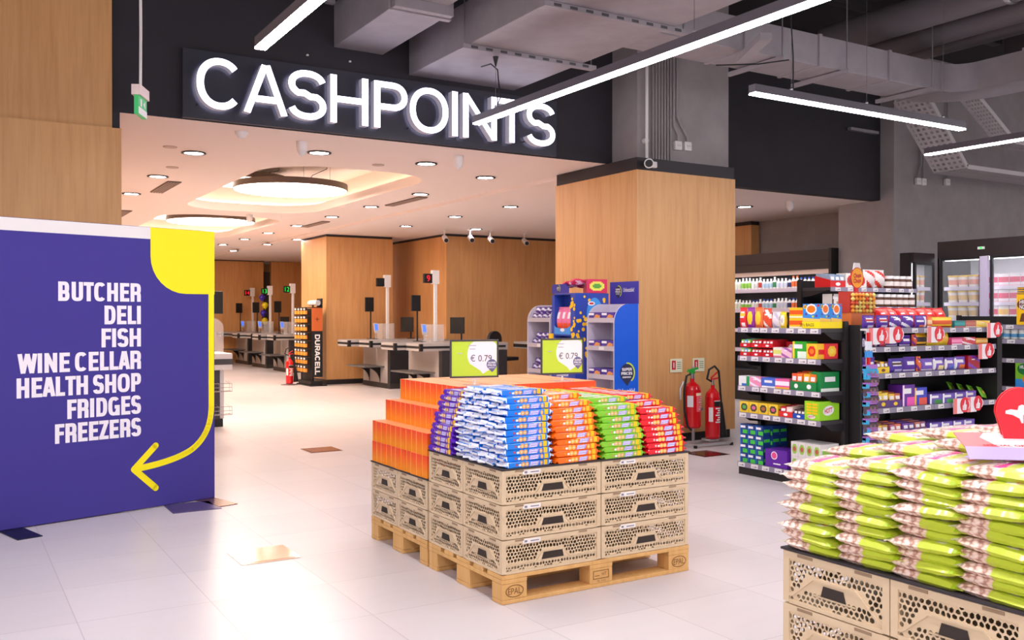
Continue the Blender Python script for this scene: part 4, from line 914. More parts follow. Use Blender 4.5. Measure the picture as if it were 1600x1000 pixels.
# ================================================================== crates and pallets
crate_m = M('crate_beige', (216, 192, 158), .55); crate_hi = M('crate_sticker', (238, 234, 230), .5); slot_m = M('slot_shade', (52, 42, 36), .7)  # slot_m: dark plate colour standing in for shade inside the handle slots
def perforate(b, w, z0, z1, mp, cell, skip, mat, seed):
    r = random.Random(seed); sx, sz = cell, cell * .9; nx, nz = int(w / sx) + 3, int((z1 - z0) / sz) + 3
    P = {(i, j): ((i - 1 + .5 * (j % 2)) * sx + r.uniform(-.28, .28) * sx, z0 + (j - 1) * sz + r.uniform(-.25, .25) * sz) for i in range(-1, nx + 2) for j in range(-1, nz + 2)}
    cl = lambda p: (min(w, max(0, p[0])), min(z1, max(z0, p[1])))
    for j in range(0, nz + 1):
        for i in range(0, nx + 1):
            o = j % 2
            nb = [(i + 1, j), (i + o, j + 1), (i + o - 1, j + 1), (i - 1, j), (i + o - 1, j - 1), (i + o, j - 1)]
            c = P[(i, j)]; T = []
            for k in range(6):
                a, d = P[nb[k]], P[nb[(k + 1) % 6]]; T.append(cl(((a[0] + d[0] + c[0]) / 3, (a[1] + d[1] + c[1]) / 3)))
            ar = abs(sum(T[k][0] * T[(k + 1) % 6][1] - T[(k + 1) % 6][0] * T[k][1] for k in range(6))) / 2
            if ar < cell * cell * .02: continue
            g = (sum(t_[0] for t_ in T) / 6, sum(t_[1] for t_ in T) / 6)
            if ar < cell * cell * .45 or skip(*g):
                b.poly([mp(*t_) for t_ in T], mat); continue
            q = r.uniform(.62, .76); I = [(g[0] + (t_[0] - g[0]) * q, g[1] + (t_[1] - g[1]) * q) for t_ in T]
            b.add([mp(*t_) for t_ in T] + [mp(*t_) for t_ in I], [(k, (k + 1) % 6, 6 + (k + 1) % 6, 6 + k) for k in range(6)], mat)
def dist_poly(x, z, pts):
    d = 9
    for (a, b_), (c, e) in zip(pts, pts[1:]):
        l = (c - a) ** 2 + (e - b_) ** 2; t_ = max(0, min(1, ((x - a) * (c - a) + (z - b_) * (e - b_)) / l)); d = min(d, math.hypot(x - a - t_ * (c - a), z - b_ - t_ * (e - b_)))
    return d
CH = .17
def crate_proto():
    t = thing('plastic_crate', 'crate', 'crate')
    b = MB()
    for x0, x1, y0, y1 in ((0, .6, 0, .012), (0, .6, .388, .4), (0, .012, .012, .388), (.588, .6, .012, .388)): b.box(x0, y0, CH - .025, x1, y1, CH - .002, crate_m)
    for x in (0, .576):
        for y in (0, .376): b.box(x, y, .004, x + .024, y + .024, CH - .025, crate_m)
    b.box(.01, .01, 0, .59, .39, .012, crate_m)
    for y0 in (.001, .395): b.box(0.024, y0, .001, .576, y0 + .004, .014, crate_m)
    for x0 in (.001, .595): b.box(x0, .024, .001, x0 + .004, .376, .014, crate_m)
    for x in (.075, .46): b.box(x, -.002, CH - .012, x + .05, 0, CH - .004, M('crate_slot', (150, 124, 98), .6))
    for y in (.06, .28): b.box(-.002, y, CH - .014, 0, y + .06, CH - .005, M('crate_slot', (150, 124, 98)))
    b.build('frame', t)
    LR = [(.0, .047), (.19, .047), (.235, .09), (.365, .09), (.41, .047), (.6, .047)]
    ER = [(.0, .026), (.04, .032), (.085, .07), (.12, .1), (.28, .1), (.315, .07), (.36, .032), (.4, .026)]
    for sgn in (0, 1):
        Y = .005 if sgn == 0 else .395; out = -1 if sgn == 0 else 1
        p = MB(); perforate(p, .552, .014, CH - .025, lambda u, v: (u + .024, Y, v), .0185, lambda u, v: dist_poly(u + .024, v, LR) < .008 or (abs(u + .024 - .3) < .1 - (v - .045) * .6 and .045 < v < .09), crate_m, 3 + sgn)
        p = p.build('side_panel', t)
        b = MB()
        for (a, c), (e, f_) in zip(LR, LR[1:]): b.prism([(max(a, .012), Y, c - .003), (min(e, .588), Y, f_ - .003), (min(e, .588), Y, f_ + .003), (max(a, .012), Y, c + .003)], (0, out * .0035, 0), crate_m)
        b.build('rib', p)
        b = MB(); b.prism([(.232, Y + out * .001, .05), (.368, Y + out * .001, .05), (.36, Y + out * .001, .084), (.245, Y + out * .001, .084)], (0, out * .002, 0), slot_m)
        b.prism([(.205, Y, .047), (.232, Y, .05), (.245, Y, .084), (.236, Y, .088)], (0, out * .003, 0), M('crate_light', (222, 198, 164), .5)); b.prism([(.395, Y, .047), (.368, Y, .05), (.36, Y, .084), (.366, Y, .088)], (0, out * .003, 0), M('crate_light', (222, 198, 164)))
        b.build('handle', p, label='handle slot with its inner shade painted dark')
        X = .005 if sgn == 0 else .595
        p = MB(); perforate(p, .352, .014, CH - .025, lambda u, v: (X, u + .024, v), .0185, lambda u, v: dist_poly(u + .024, v, ER) < .009 or (.05 < v < .1 and dist_poly(u + .024, v, [(.13, .07), (.27, .07)]) < .045), crate_m, 8 + sgn)
        p = p.build('end_panel', t)
        b = MB()
        for (a, c), (e, f_) in zip(ER, ER[1:]): b.prism([(X, max(a, .012), c - .004), (X, min(e, .388), f_ - .004), (X, min(e, .388), f_ + .004), (X, max(a, .012), c + .004)], (out * .0042, 0, 0), crate_m)
        for z in (.05, .052): b.prism([(X, .12, z - .003), (X, .28, z - .003), (X, .28, z), (X, .12, z)], (out * .0038, 0, 0), crate_m)
        b.build('rib', p)
        b = MB(); b.prism([(X + out * .001, .155, .052), (X + out * .001, .25, .052), (X + out * .001, .24, .086), (X + out * .001, .165, .086)], (out * .002, 0, 0), slot_m); b.build('handle', p, label='handle slot with its inner shade painted dark')
    b = MB(); b.box(.12, -.0015, CH - .028, .225, -.0002, CH - .006, crate_hi); b.box(.13, -.002, CH - .022, .145, -.0016, CH - .012, M('ticket_ink', (130, 124, 140))); b.box(.165, -.002, CH - .02, .215, -.0016, CH - .015, M('ticket_ink', (130, 124, 140))); b.build('paper_sticker', t, label='white paper sticker')
    return t
CR = crate_proto(); CR.scale = (.991, .991, .994); first = [True]
def crate(x, y, z, lab, group):
    if first[0]: first[0] = False; CR.location = (x, y, z); CR['label'] = lab; CR['group'] = group; return CR
    return dup(CR, (x, y, z), 0, lab, group)
def pallet(x, y, lab, grp):
    t = thing('wooden_pallet', lab, 'pallet', (x, y, 0), 0, grp)
    for i, (y0, w) in enumerate(((0, .145), (.189, .1), (.327, .145), (.511, .1), (.655, .145))): MB().box(0, y0, .122, 1.2, y0 + w, .143, pine).build('deck_board', t, bevel=.002)
    for x0 in (0, .5275, 1.055): MB().box(x0, .001, .1, x0 + .145, .799, .1215, pine).build('cross_board', t, bevel=.002)
    for y0, w in ((0, .1), (.3275, .145), (.7, .1)): MB().box(0.001, y0, .001, 1.199, y0 + w, .0215, pine).build('bottom_board', t, bevel=.002)
    ink = M('branded_ink', (128, 84, 40), .8)
    for i, x0 in enumerate((0, .5275, 1.055)):
        for j, (y0, w) in enumerate(((0, .1), (.3275, .145), (.7, .1))):
            bl = MB().box(x0 + .001, y0 + .001, .022, x0 + .144, y0 + w - .001, .0995, pine).build('block', t, bevel=.003)
            if j == 0:
                b = MB()
                if i != 1:
                    b.text('EPAL', .03, (x0 + .072, -.0008, .046), (1, 0, 0), (0, 0, 1), ink, 'C', .0, width=.075)
                    ro = [(x0 + .072 + .052 * math.cos(k * PI / 12), -.0007, .061 + .031 * math.sin(k * PI / 12)) for k in range(24)]; ri = [(x0 + .072 + .047 * math.cos(k * PI / 12), -.0007, .061 + .027 * math.sin(k * PI / 12)) for k in range(24)]
                    b.add(ro + ri, [(k, (k + 1) % 24, 24 + (k + 1) % 24, 24 + k) for k in range(24)], ink)
                else:
                    for q in ((.02, .045, .12, .048), (.02, .085, .12, .088), (.02, .045, .023, .088), (.117, .045, .12, .088), (.03, .06, .06, .063)): b.box(x0 + q[0], -.0008, q[1], x0 + q[2], 0, q[3], ink)
                    b.text('PL 1-11', .012, (x0 + .072, -.0008, .027), (1, 0, 0), (0, 0, 1), ink); b.text('HT', .016, (x0 + .09, -.0008, .06), (1, 0, 0), (0, 0, 1), ink)
                b.build('burned_mark', bl, label='burned mark')
pallet(0, 0, 'front wooden pallet carrying the biscuit display', 'wooden pallets')
pallet(0, .82, 'wooden pallet right behind the biscuit pallet, carrying the orange cartons', 'wooden pallets')
pallet(.01, -2.56, 'wooden pallet under the nut bags at lower right', 'wooden pallets')
LV = ('bottom', 'middle', 'top')
for l in range(3):
    for i in range(2):
        for j in range(2):
            crate(.6 * i, .4 * j, .144 + CH * l, 'beige crate in the %s layer of the biscuit pallet, at its %s' % (LV[l], (('near left corner', 'back left'), ('right end', 'back right'))[i][j]), 'crates on the biscuit pallet')
for l in range(2):
    for i in range(2):
        for j in range(2): crate(.6 * i, .82 + .4 * j, .144 + CH * l, 'beige crate in the %s layer under the orange cartons, %s one%s' % (('lower', 'upper')[l], ('nearer', 'farther')[j], (' at left', ' at right')[i]), 'crates under the orange cartons')
for l in range(3):
    for i in range(2):
        for j in range(2): crate(.01 + .6 * i, -2.56 + .4 * j, .144 + CH * l, 'beige crate in the %s layer under the nut bags, %s%s column' % (LV[l], ('', 'far ')[i], ('right', 'left')[j]), 'crates under the nut bags')
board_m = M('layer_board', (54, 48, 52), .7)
ZT = .144 + 3 * CH
b = MB(); b.box(.02, .02, .145, 1.18, .78, ZT - .003, M('shade_card', (60, 50, 42), .9))
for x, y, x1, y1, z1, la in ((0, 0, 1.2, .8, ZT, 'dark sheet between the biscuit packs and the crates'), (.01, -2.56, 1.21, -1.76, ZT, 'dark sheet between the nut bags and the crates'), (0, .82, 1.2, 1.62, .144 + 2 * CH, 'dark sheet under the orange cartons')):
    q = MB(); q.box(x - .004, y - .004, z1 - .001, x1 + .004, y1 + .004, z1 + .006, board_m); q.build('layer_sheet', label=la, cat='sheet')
# ================================================================== biscuit packs
PL, PW, PH = .286, .079, .0298
def pack(c, c2, cookie, extra, white_ends=False, seed=0):
    b = MB(); rj = random.Random(seed); body = M('wrap_%d_%d_%d' % c, c, .28, coat=.2); wm = M('wrap_white', (240, 240, 244), .3); ck = colmat(cookie); tagm = gold; ex = colmat(extra); c2m = colmat(c2)
    a = .122; n = 8
    def sec(x, w, h, zc): # octagon section
        k = .13
        return [(x, -w / 2, zc - h / 2 * (1 - k * 1.6)), (x, -w / 2, zc + h / 2 * (1 - k * 1.6)), (x, -w / 2 * (1 - k * .5), zc + h / 2), (x, w / 2 * (1 - k * .5), zc + h / 2), (x, w / 2, zc + h / 2 * (1 - k * 1.6)), (x, w / 2, zc - h / 2 * (1 - k * 1.6)), (x, w / 2 * (1 - k * .5), zc - h / 2), (x, -w / 2 * (1 - k * .5), zc - h / 2)]
    zc = PH / 2
    S_ = [sec(-.143, PW * .9, .012, zc - .002), sec(-.132, PW * .95, .006, zc), sec(-a, PW, PH, zc), sec(-a * .5, PW, PH * .98, zc), sec(0, PW, PH, zc), sec(a * .5, PW, PH * .98, zc), sec(a, PW, PH, zc), sec(.132, PW * .95, .006, zc), sec(.143, PW * .9, .012, zc - .002)]
    for i in (0, 1, 7, 8): S_[i] = [(x + rj.uniform(-.005, .005), y_, z + rj.uniform(-.005, .005)) for x, y_, z in S_[i]]
    for i in range(8):
        for k in range(n):
            m = body
            if i in (0, 7): m = wm if white_ends and (k % 2) else (c2m if k % 2 else body)
            elif i in (1, 6): m = wm if white_ends and k in (0, 1, 2, 5) else body
            b.add([S_[i][k], S_[i][(k + 1) % n], S_[i + 1][(k + 1) % n], S_[i + 1][k]], [(0, 3, 2, 1)], m)
    b.poly(list(reversed(S_[0])), wm if white_ends else body); b.poly(S_[-1], wm if white_ends else body)
    y = -PW / 2 - .0006
    for x, r in ((-.036, .0135), (-.013, .0115), (.075, .009)): b.disc((x, y, zc), r, (1, 0, 0), (0, 0, 1), ck, 14, .0118); b.disc((x, y - .0002, zc), r * .4, (1, 0, 0), (0, 0, 1), cream, 8)
    b.disc((-.055, y, zc - .002), .008, (1, 0, 0), (0, 0, 1), wm, 10, .006); b.disc((-.075, y, zc), .006, (1, 0, 0), (0, 0, 1), ex, 10)
    b.poly([(.0, y, zc - .0115), (.054, y, zc - .0095), (.064, y, zc + .0115), (.01, y, zc + .0105)], M('logo_violet', (176, 160, 236), .4))
    b.text('Crunchy', .008, (.031, y - .0003, zc + .001), (1, 0, .03), (0, 0, 1), wm, 'C', .03, width=.046); b.text('Creams', .008, (.029, y - .0003, zc - .0095), (1, 0, .03), (0, 0, 1), wm, 'C', .03, width=.042)
    b.box(.09, y - .0002, .004, .111, PW * .3, PH + .0004, tagm)
    b.poly([(-.07, -.025, PH + .0006), (.05, -.025, PH + .0006), (.06, .02, PH + .0006), (-.06, .02, PH + .0006)], wm)  # white top patch: print, with the lamps' reflection painted in
    for x in (-.045, -.015): b.disc((x, .0, PH + .0008), .011, (1, 0, 0), (0, 1, 0), ck, 12)
    b.text('Creams', .014, (.025, -.006, PH + .0009), (1, 0, 0), (0, 1, 0), c2m, 'C', .04, width=.05)
    return b.mesh('biscuit_pack')
pk_blue = [pack((14, 128, 232), (20, 70, 190), (226, 168, 104), (190, 80, 90), True, q) for q in range(4)]; pk_or = pack((255, 112, 8), (220, 70, 20), (246, 186, 84), (226, 150, 40))
pk_gr = pack((132, 204, 44), (84, 160, 30), (226, 180, 116), (200, 150, 90)); pk_red = pack((232, 24, 40), (180, 10, 40), (250, 190, 90), (255, 220, 220)); pk_pu = pack((96, 36, 184), (70, 20, 140), (226, 178, 116), (220, 180, 90))
ZB = ZT + .0065
XC = (.152, .448, .742, 1.037); NF = ((11, 12, 12), (10, 11, 11), (9, 10, 10), (8, 9, 10))
CN = ('blue', 'orange', 'green', 'red'); ME = (pk_blue, pk_or, pk_gr, pk_red)
inner = MB(); r = random.Random(5)
for c in range(4):
    rows = 6 if c == 0 else 9
    for j in range(rows):
        n = NF[c][min(j, 2)]
        for k in range(n):
            y = .043 + max(0, k - 4) * .013 + j * .0832
            if y > .76 and c: y = .76
            if y > .5 and c == 0: y = .5
            x = XC[c] + (max(0, k - 5) * .011 if c == 0 else (-max(0, k - 3) * .008 if c == 3 else 0))
            vis = j == 0 or k == n - 1 or c == 0 or (j == 1 and k >= n - 2)
            if not vis: continue
            if j > 0 and (k == n - 1) and n * .3 and j == rows - 1 and c and k > 8: pass
            col = CN[c]
            if j == 0: lab = '%s biscuit pack, %s from the bottom of the front %s stack' % (col, ORD[k], col)
            elif k == n - 1: lab = '%s biscuit pack lying on top of the %s stacks, in the %s row back' % (col, col, ORD[j])
            else: lab = '%s biscuit pack, %s from the bottom in the %s row back' % (col, ORD[k], ORD[j])
            inst(ME[c][r.randrange(4)] if c == 0 else ME[c], 'biscuit_pack', (x + r.uniform(-.011, .011), y + r.uniform(-.004, .004), ZB + k * .0306 + (.0 if k < n else 0)), 0, lab, 'biscuits', col + ' biscuit packs', rot=(r.uniform(-.025, .025), r.uniform(-.015, .015), r.uniform(-.06, .06)))
    if c:
        for k in range(NF[c][1] - 1): inner.box(XC[c] - .118, .092 + max(0, k - 4) * .014, ZB + k * .0306, XC[c] + .118, .785, ZB + k * .0306 + .0285, M('wrap_%d_%d_%d' % ((255, 112, 8), (132, 204, 44), (232, 24, 40))[c - 1], (200, 100, 30)))
for s in range(3):
    n = 11
    for k in range(n):
        if s and k < n - 1: continue
        x = .043 + max(0, k - 3) * .011 + s * .0832
        lab = 'purple biscuit pack, %s from the bottom at the rear left corner' % ORD[k] if s == 0 else 'purple biscuit pack on top, %s from the left edge of the purple ones' % ORD[s]
        inst(pk_pu, 'biscuit_pack', (x + r.uniform(-.006, .006), .655 + r.uniform(-.006, .006), ZB + k * .0306), 0, lab, 'biscuits', 'purple biscuit packs', rot=(r.uniform(-.02, .02), r.uniform(-.02, .02), -PI / 2 + r.uniform(-.05, .05)))
for k in range(10): inner.box(.09 + max(0, k - 3) * .011, .54, ZB + k * .0306, .29, .77, ZB + k * .0306 + .0285, M('wrap_96_36_184', (96, 36, 184)))
inner.build('biscuit_packs', label='biscuit packs packed inside the four coloured stacks', cat='biscuits', kind='stuff')
# ================================================================== orange cartons
om = M('carton_orange', (255, 120, 16), .35); nt, N, L, B = nodes(om)
sp = N.new('ShaderNodeSeparateXYZ'); L.new(coords(nt, kind='Object'), sp.inputs[0])
mr = N.new('ShaderNodeMapRange'); L.new(sp.outputs[2], mr.inputs[0]); mr.inputs[1].default_value = 0; mr.inputs[2].default_value = .125
L.new(ramp(nt, mr.outputs[0], [(.2, rgb(255, 146, 10)), (.7, rgb(255, 100, 24)), (1, rgb(250, 74, 36))]), B.inputs['Base Color'])
OW, OD, OH = .0712, .24, .1265
b = MB(); b.box(0, -OW / 2 + .001, 0, OD, OW / 2 - .001, OH, om); b.box(.002, -OW * .47, OH, OD - .002, OW * .47, OH + .0004, M('carton_top_lit', (252, 170, 112), .4))  # paler top face: light from above put into the colour
b.box(-.0005, OW / 2 - .007, .0, .0, OW / 2 - .002, OH, M('carton_edge', (255, 190, 80), .4)); oc = b.mesh('carton')
Z2 = .144 + 2 * CH + .0065; r = random.Random(9)
for l, x0 in enumerate((.004, .004, .1, .2)):
    for q in range(4 if l == 3 else 1):
        for i in range(11):
            lab = 'orange carton, %s from the near end, %s layer%s' % (ORD[i], ('lowest', 'second', 'third', 'top')[l], '' if l < 3 else ', %s row from left' % ORD[q])
            inst(oc, 'orange_carton', (x0 + q * .243 + (r.uniform(-.004, .004) if q == 0 else .004), .86 + i * .0722, Z2 + l * (OH + .001)), r.uniform(-.003, .003), lab, 'carton', 'orange cartons')
b = MB()
for l, x0 in enumerate((.26, .26, .36)): b.box(x0, .83, Z2 + l * (OH + .001), 1.17, 1.61, Z2 + l * (OH + .001) + OH - .002, om)
b.build('orange_cartons', label='orange cartons stacked inside the rear pallet', cat='carton', kind='stuff')
# ================================================================== price signs
sign_lime = M('sign_lime', (196, 222, 58), .5)
def price_sign(x, y, z0, z, rz, lab):
    t = thing('price_sign', lab, 'price sign', (x, y, z0), rz, 'framed price signs')
    w, h = .147, .222; z -= z0
    b = MB(); fr = M('sign_frame', (66, 62, 68), .4)
    for q in ((-w, 0, -w + .01, h), (w - .01, 0, w, h), (-w + .01, 0, w - .01, .01), (-w + .01, h - .01, w - .01, h)): b.box(q[0], -.006, z + q[1], q[2], .006, z + q[3], fr)
    b.build('frame', t, bevel=.002)
    b = MB(); b.box(-w + .01, -.002, z + .01, w - .01, .003, z + h - .01, sign_lime)
    cx, cz = .055, z + .135
    pts = [(cx + .098 * math.cos(math.radians(a)), -.0026, cz + .10 * math.sin(math.radians(a))) for a in range(-40, 221, 12)]
    pts = [(min(p[0], w - .012), p[1], min(p[2], z + h - .012)) for p in pts] + [(cx - .02, -.0026, z + .042), (cx - .005, -.0026, z + .022), (cx + .03, -.0026, z + .042)]
    b.poly(pts, white); ink = M('price_ink', (84, 62, 84), .5)
    b.text('\u20ac 0.79', .036, (.04, -.0032, z + .095), (1, 0, 0), (0, 0, 1), ink, 'C', .0, width=.13)
    for q in ((-.04, .185, .05), (-.03, .165, .035), (-.1, .14, .025)): b.box(q[0], -.0034, z + q[1], q[0] + q[2], -.003, z + q[1] + .005, M('small_ink', (190, 180, 196) if q[0] > -.09 else (150, 170, 60)))
    nv = M('sign_badge', (106, 104, 146), .5); bx, bz = .105, z + .075
    b.poly([(bx + .032 * math.cos(math.radians(a)), -.0036, bz + .032 * math.sin(math.radians(a))) for a in range(-30, 211, 16)] + [(bx - .012, -.0036, bz - .032), (bx + .002, -.0036, bz - .045), (bx + .014, -.0036, bz - .032)], nv)
    for tx, dz, ww in (('SUPER', .006, .044), ('PRICES', -.009, .05), ('EVERYDAY', -.021, .04)):
        for ch, R_, xx in capitals(tx, .011 if dz > -.02 else .006, ww, .0022 if dz > -.02 else .0012, .16, q=3): ribbon3(b, R_, (bx - ww / 2, -.004, bz + dz), (1, 0, 0), (0, 0, 1), white)
    b.build('printed_card', t, label='lime and white price card')
    b = MB(); b.box(-.035, -.012, z - .012, .035, .012, z, acrylic); b.cyl((0, 0, .006), (0, 0, z - .01), .006, offwhite, 8); b.box(-.06, -.04, 0, .06, .04, .006, acrylic); b.build('stem', t, label='clear stem and base')
price_sign(.33, .87, Z2 + 4 * (OH + .001) + .001, 1.045, math.radians(-13), 'left of the two lime price signs, above the purple and orange packs')
price_sign(.95, .87, Z2 + 4 * (OH + .001) + .001, 1.045, math.radians(-8), 'right of the two lime price signs, in front of the display stands')
# ================================================================== nut bags
nut = M('nuts', (236, 206, 182), .5); nt, N, L, B = nodes(nut)
vo = N.new('ShaderNodeTexVoronoi'); vo.inputs['Scale'].default_value = 70; L.new(coords(nt), vo.inputs[0])
L.new(ramp(nt, vo.outputs['Distance'], [(0, rgb(252, 236, 224)), (.36, rgb(248, 226, 212)), (.52, rgb(236, 202, 184)), (.75, rgb(184, 136, 118))]), B.inputs['Base Color']);  # shade in the crevices between nuts is painted into the ramp
bump(nt, B, vo.outputs['Distance'], .6, -.006); B.inputs['Coat Weight'].default_value = .5
film = M('bag_lime', (200, 214, 68), .3, coat=.2); filmd = M('bag_lime_dark', (170, 198, 40), .3); mag = M('bag_magenta', (228, 50, 140), .35); clearf = M('bag_clear_edge', (232, 228, 210), .25); rust = M('bag_orange_text', (224, 96, 30), .4)
def nutbag(seed):
    r = random.Random(seed); b = MB(); nu, nv = 16, 22; Lx, Ly, T = .2, .222, .038
    def top(u, v, s):
        e = max(0, 1 - abs(u) ** 6) ** .45 * max(0, 1 - abs(v) ** 4.5) ** .62; return T / 2 + s * T / 2 * e
    jit = {}
    for s in (-1, 1):
        V = []
        for j in range(nv + 1):
            for i in range(nu + 1):
                u, v = 2 * i / nu - 1, 2 * j / nv - 1
                k = r.uniform(-.0018, .0018) * (1 - abs(v)) if 0 < i < nu and 0 < j < nv else 0
                V.append((u * Lx / 2 * (1 - .06 * (abs(v) > .9)), v * Ly / 2, top(u, v, s) + k + (.004 * math.sin(u * 6 + seed) if abs(v) > .93 else 0)))
        for j in range(nv):
            for i in range(nu):
                u, v = (2 * i + 1) / nu - 1, (2 * j + 1) / nv - 1
                m = film
                if v > .88: m = clearf
                elif v > .06: m = nut
                if s > 0 and v > .12:
                    if abs(v - .3 - .1 * u) < .13 and -.66 < u < .72: m = mag
                    if abs(v - .62) < .08 and .2 < u < .7: m = clearf
                if s > 0 and v < .1 and ((u + .2) / .6) ** 2 + ((v + .42) / .28) ** 2 < 1: m = clearf
                if s < 0 and abs(u) < .7: m = film if v < .8 else clearf
                if s > 0 and v < -.8 and (i % 3 == 0): m = filmd
                a = j * (nu + 1) + i; q = [V[a], V[a + 1], V[a + nu + 2], V[a + nu + 1]]
                b.add(q if s > 0 else q[::-1], [(0, 1, 2, 3)], m)
    b.text('Quality', .02, (-.01, -.065, T + .0012), (1, .05, 0), (-.05, 1, 0), rust, 'C', .02, width=.11); b.text('PISTACHIOS', .016, (-.01, .03, T + .0012), (1, .02, 0), (0, 1, 0), clearf, 'C', .02, width=.12)
    b.box(-Lx / 2 * .93, -Ly / 2 - .012, T / 2 - .001, Lx / 2 * .93, -Ly / 2, T / 2 + .001, film); b.box(-Lx / 2 * .93, Ly / 2, T / 2 - .001, Lx / 2 * .93, Ly / 2 + .008, T / 2 + .001, clearf)
    return b.mesh('nut_bag', 50)
NB = [nutbag(s) for s in (1, 2, 3)]; r = random.Random(21); inner = MB()
for i in range(6):
    for j in range(4):
        n = (9, 10, 11, 11)[j] + (0, 1, 2, 2, 2, 1)[i]
        xc, yc = .108 + i * .2, -1.865 - j * .2
        for k in range(n):
            if not (i == 0 or k >= n - 1): continue
            ql = ('leftmost', 'second', 'third', 'rightmost')[j]
            lab = 'lime nut bag, %s from the bottom of the %s front column' % (ORD[k], ql) if i == 0 else 'lime nut bag on top of the pile, %s row back, %s column' % (ORD[i], ql)
            tl = r.uniform(-.03, .03) + (.04 if i == 0 else .0)
            inst(NB[r.randrange(3)], 'nut_bag', (xc + r.uniform(-.012, .012) + (.03 if (i == 0 and k == n - 1) else 0), yc + r.uniform(-.012, .012), ZB + k * .0312), 0, lab, 'nut bag', 'lime bags of nuts',
                 rot=(r.uniform(-.05, .05), -tl, r.uniform(-.09, .09)), scale=(1, 1, .9))
        for k in range(n - 1 if i else 0):
            z = ZB + k * .0312 - (.004 if k == n - 2 else 0); x0 = xc - .094 + r.uniform(-.006, .006); dy = r.uniform(-.008, .008); t_ = .0295
            for y0, y1, m_ in ((-.108, .006, film), (.006, .104, nut)):
                P = [(y, (.5 * t_ * max(.06, 1 - abs(y / .106) ** 4.5) ** .62)) for y in (y0, y0 * .85 + y1 * .15, (y0 + y1) / 2, y0 * .15 + y1 * .85, y1)]
                inner.prism([(x0, yc + dy + y, z + t_ / 2 + h_) for y, h_ in P] + [(x0, yc + dy + y, z + t_ / 2 - h_) for y, h_ in reversed(P)], (.188, 0, 0), m_)
inner.build('nut_bags', label='lime nut bags packed inside the pile', cat='nut bag', kind='stuff')
# offer card with thumb badge lying on the bags
def hand(b, cx, cy, s, put3, mat):
    """white fist with raised thumb as one outline"""
    P = [(-.5, -.55), (.3, -.6), (.42, -.45), (.45, -.2), (.5, .05), (.42, .2), (.2, .25), (.24, .6), (.16, .85), (.0, .85), (-.06, .5), (-.25, .15), (-.5, .05)]
    b.poly([put3(cx + x * s, cy + y * s) for x, y in P], mat)
    for k in range(3): b.poly([put3(cx + s * x, cy + s * y, 1) for x, y in ((-.5, -.4 + k * .17), (-.05, -.4 + k * .17), (-.05, -.37 + k * .17), (-.5, -.37 + k * .17))], red)
t = thing('offer_card', 'red and white offer card with a big thumb badge on the nut bags', 'offer card', (.20, -2.40, ZB + 12 * .0312 + .012), math.radians(-42))
salmon = M('card_salmon', (240, 130, 130), .5); card_w = M('card_white', (244, 238, 242), .5)
b = MB(); b.box(-.12, -.02, 0, .22, .1, .003, salmon); b.prism([(-.03, -.018, .0031), (.22, -.018, .0031), (.22, .098, .0031), (-.04, .098, .0031), (-.06, .06, .0031)], (0, 0, .0004), card_w)
b.text('SPECIAL OFFER', .012, (-.0, -.012, .0042), (1, 0, 0), (0, 1, 0), red, 'C', .03, width=.14); b.box(.0, .04, .0036, .14, .043, .004, M('small_ink', (190, 180, 196))); b.build('card', t).rotation_euler.x = .22
b = MB(); b.box(-.12, -.06, -.03, .24, -.02, -.026, M('rail_lilac', (190, 172, 226), .35)); b.prism([(-.12, -.06, -.03), (-.12, -.02, -.002), (-.12, -.02, 0), (-.12, -.064, -.028)], (.36, 0, 0), M('rail_lilac', (190, 172, 226))); b.build('rail', t)
badge_red = M('badge_red', (226, 40, 56), .4)
b = MB(); pts = [(.005, .05, .004), (.085, .05, .004)] + [(.045 + .064 * math.cos(math.radians(a)), .05, .09 + .068 * math.sin(math.radians(a))) for a in range(-10, 191, 12)]
b.prism(pts, (0, .006, 0), badge_red); hand(b, .045, .085, .052, lambda x, z, k=0: (.045 - (z - .085) + .004, .049 - k * .0006, .085 + (x - .045)), card_w)
b.prism([(p[0] + .004, p[1] + .03, p[2]) for p in pts], (0, .006, 0), badge_red); b.build('thumb_badge', t, label='red badge with a white thumb')
# ================================================================== shelving units
def gondola(name, loc, rz, w, d, shelves, top, lab, bays=1, rail=.042, foot=True, seed=0):
    t = thing(name, lab, 'shelving', loc, rz, 'black shelving units')
    b = MB(); b.box(0, d - .03, .0, w, d, top, shelf_black); b.build('back_panel', t)
    for k in range(bays + 1):
        x = w * k / bays; MB().box(x - .02, d - .07, 0, x + .02, d - .031, top + .01, shelf_black).build('upright', t)
    for i, z in enumerate(shelves):
        for k in range(bays):
            x0, x1 = w * k / bays + .003, w * (k + 1) / bays - .003
            s = MB().box(x0, .014, z - .03, x1, d - .07, z, M('shelf_board', (58, 54, 58), .5)).build('shelf', t)
            if z > .2:
                for xx in (x0, x1 - .004): b = MB(); b.prism([(xx, .05, z - .031), (xx, d - .07, z - .031), (xx, d - .07, z - .1), (xx, d - .2, z - .085)], (.004, 0, 0), shelf_black); b.build('shelf_bracket', s)
            label_strip(s, x0, x1, 0, z - rail, z + .002, n=7 if bays == 1 else 5, seed=seed + i * 3 + k)
    if foot:
        b = MB(); b.box(.0, .02, .0, w, d - .08, .065, shelf_black) if shelves[-1] < .2 else b.box(0, .05, 0, w, d - .08, shelves[-1] - .05, shelf_black); b.build('base', t)
    return t
WA = '%s shelf of the left snack unit'
gondola('shelving_unit', (3.72, 2.16, 0), -PI / 2, .92, .345, (1.30, 1.05, .785, .55, .11), 1.35, 'black snack shelving unit right of the extinguishers, facing left', seed=2)
ob = (3.735, 2.16); RZ = -PI / 2
def rowA(z, seq, sh): row(seq, (ob[0], ob[1], z + .002), RZ, WA % sh, sh + ' shelf goods of the left snack unit')
P, Cn = pouch, carton
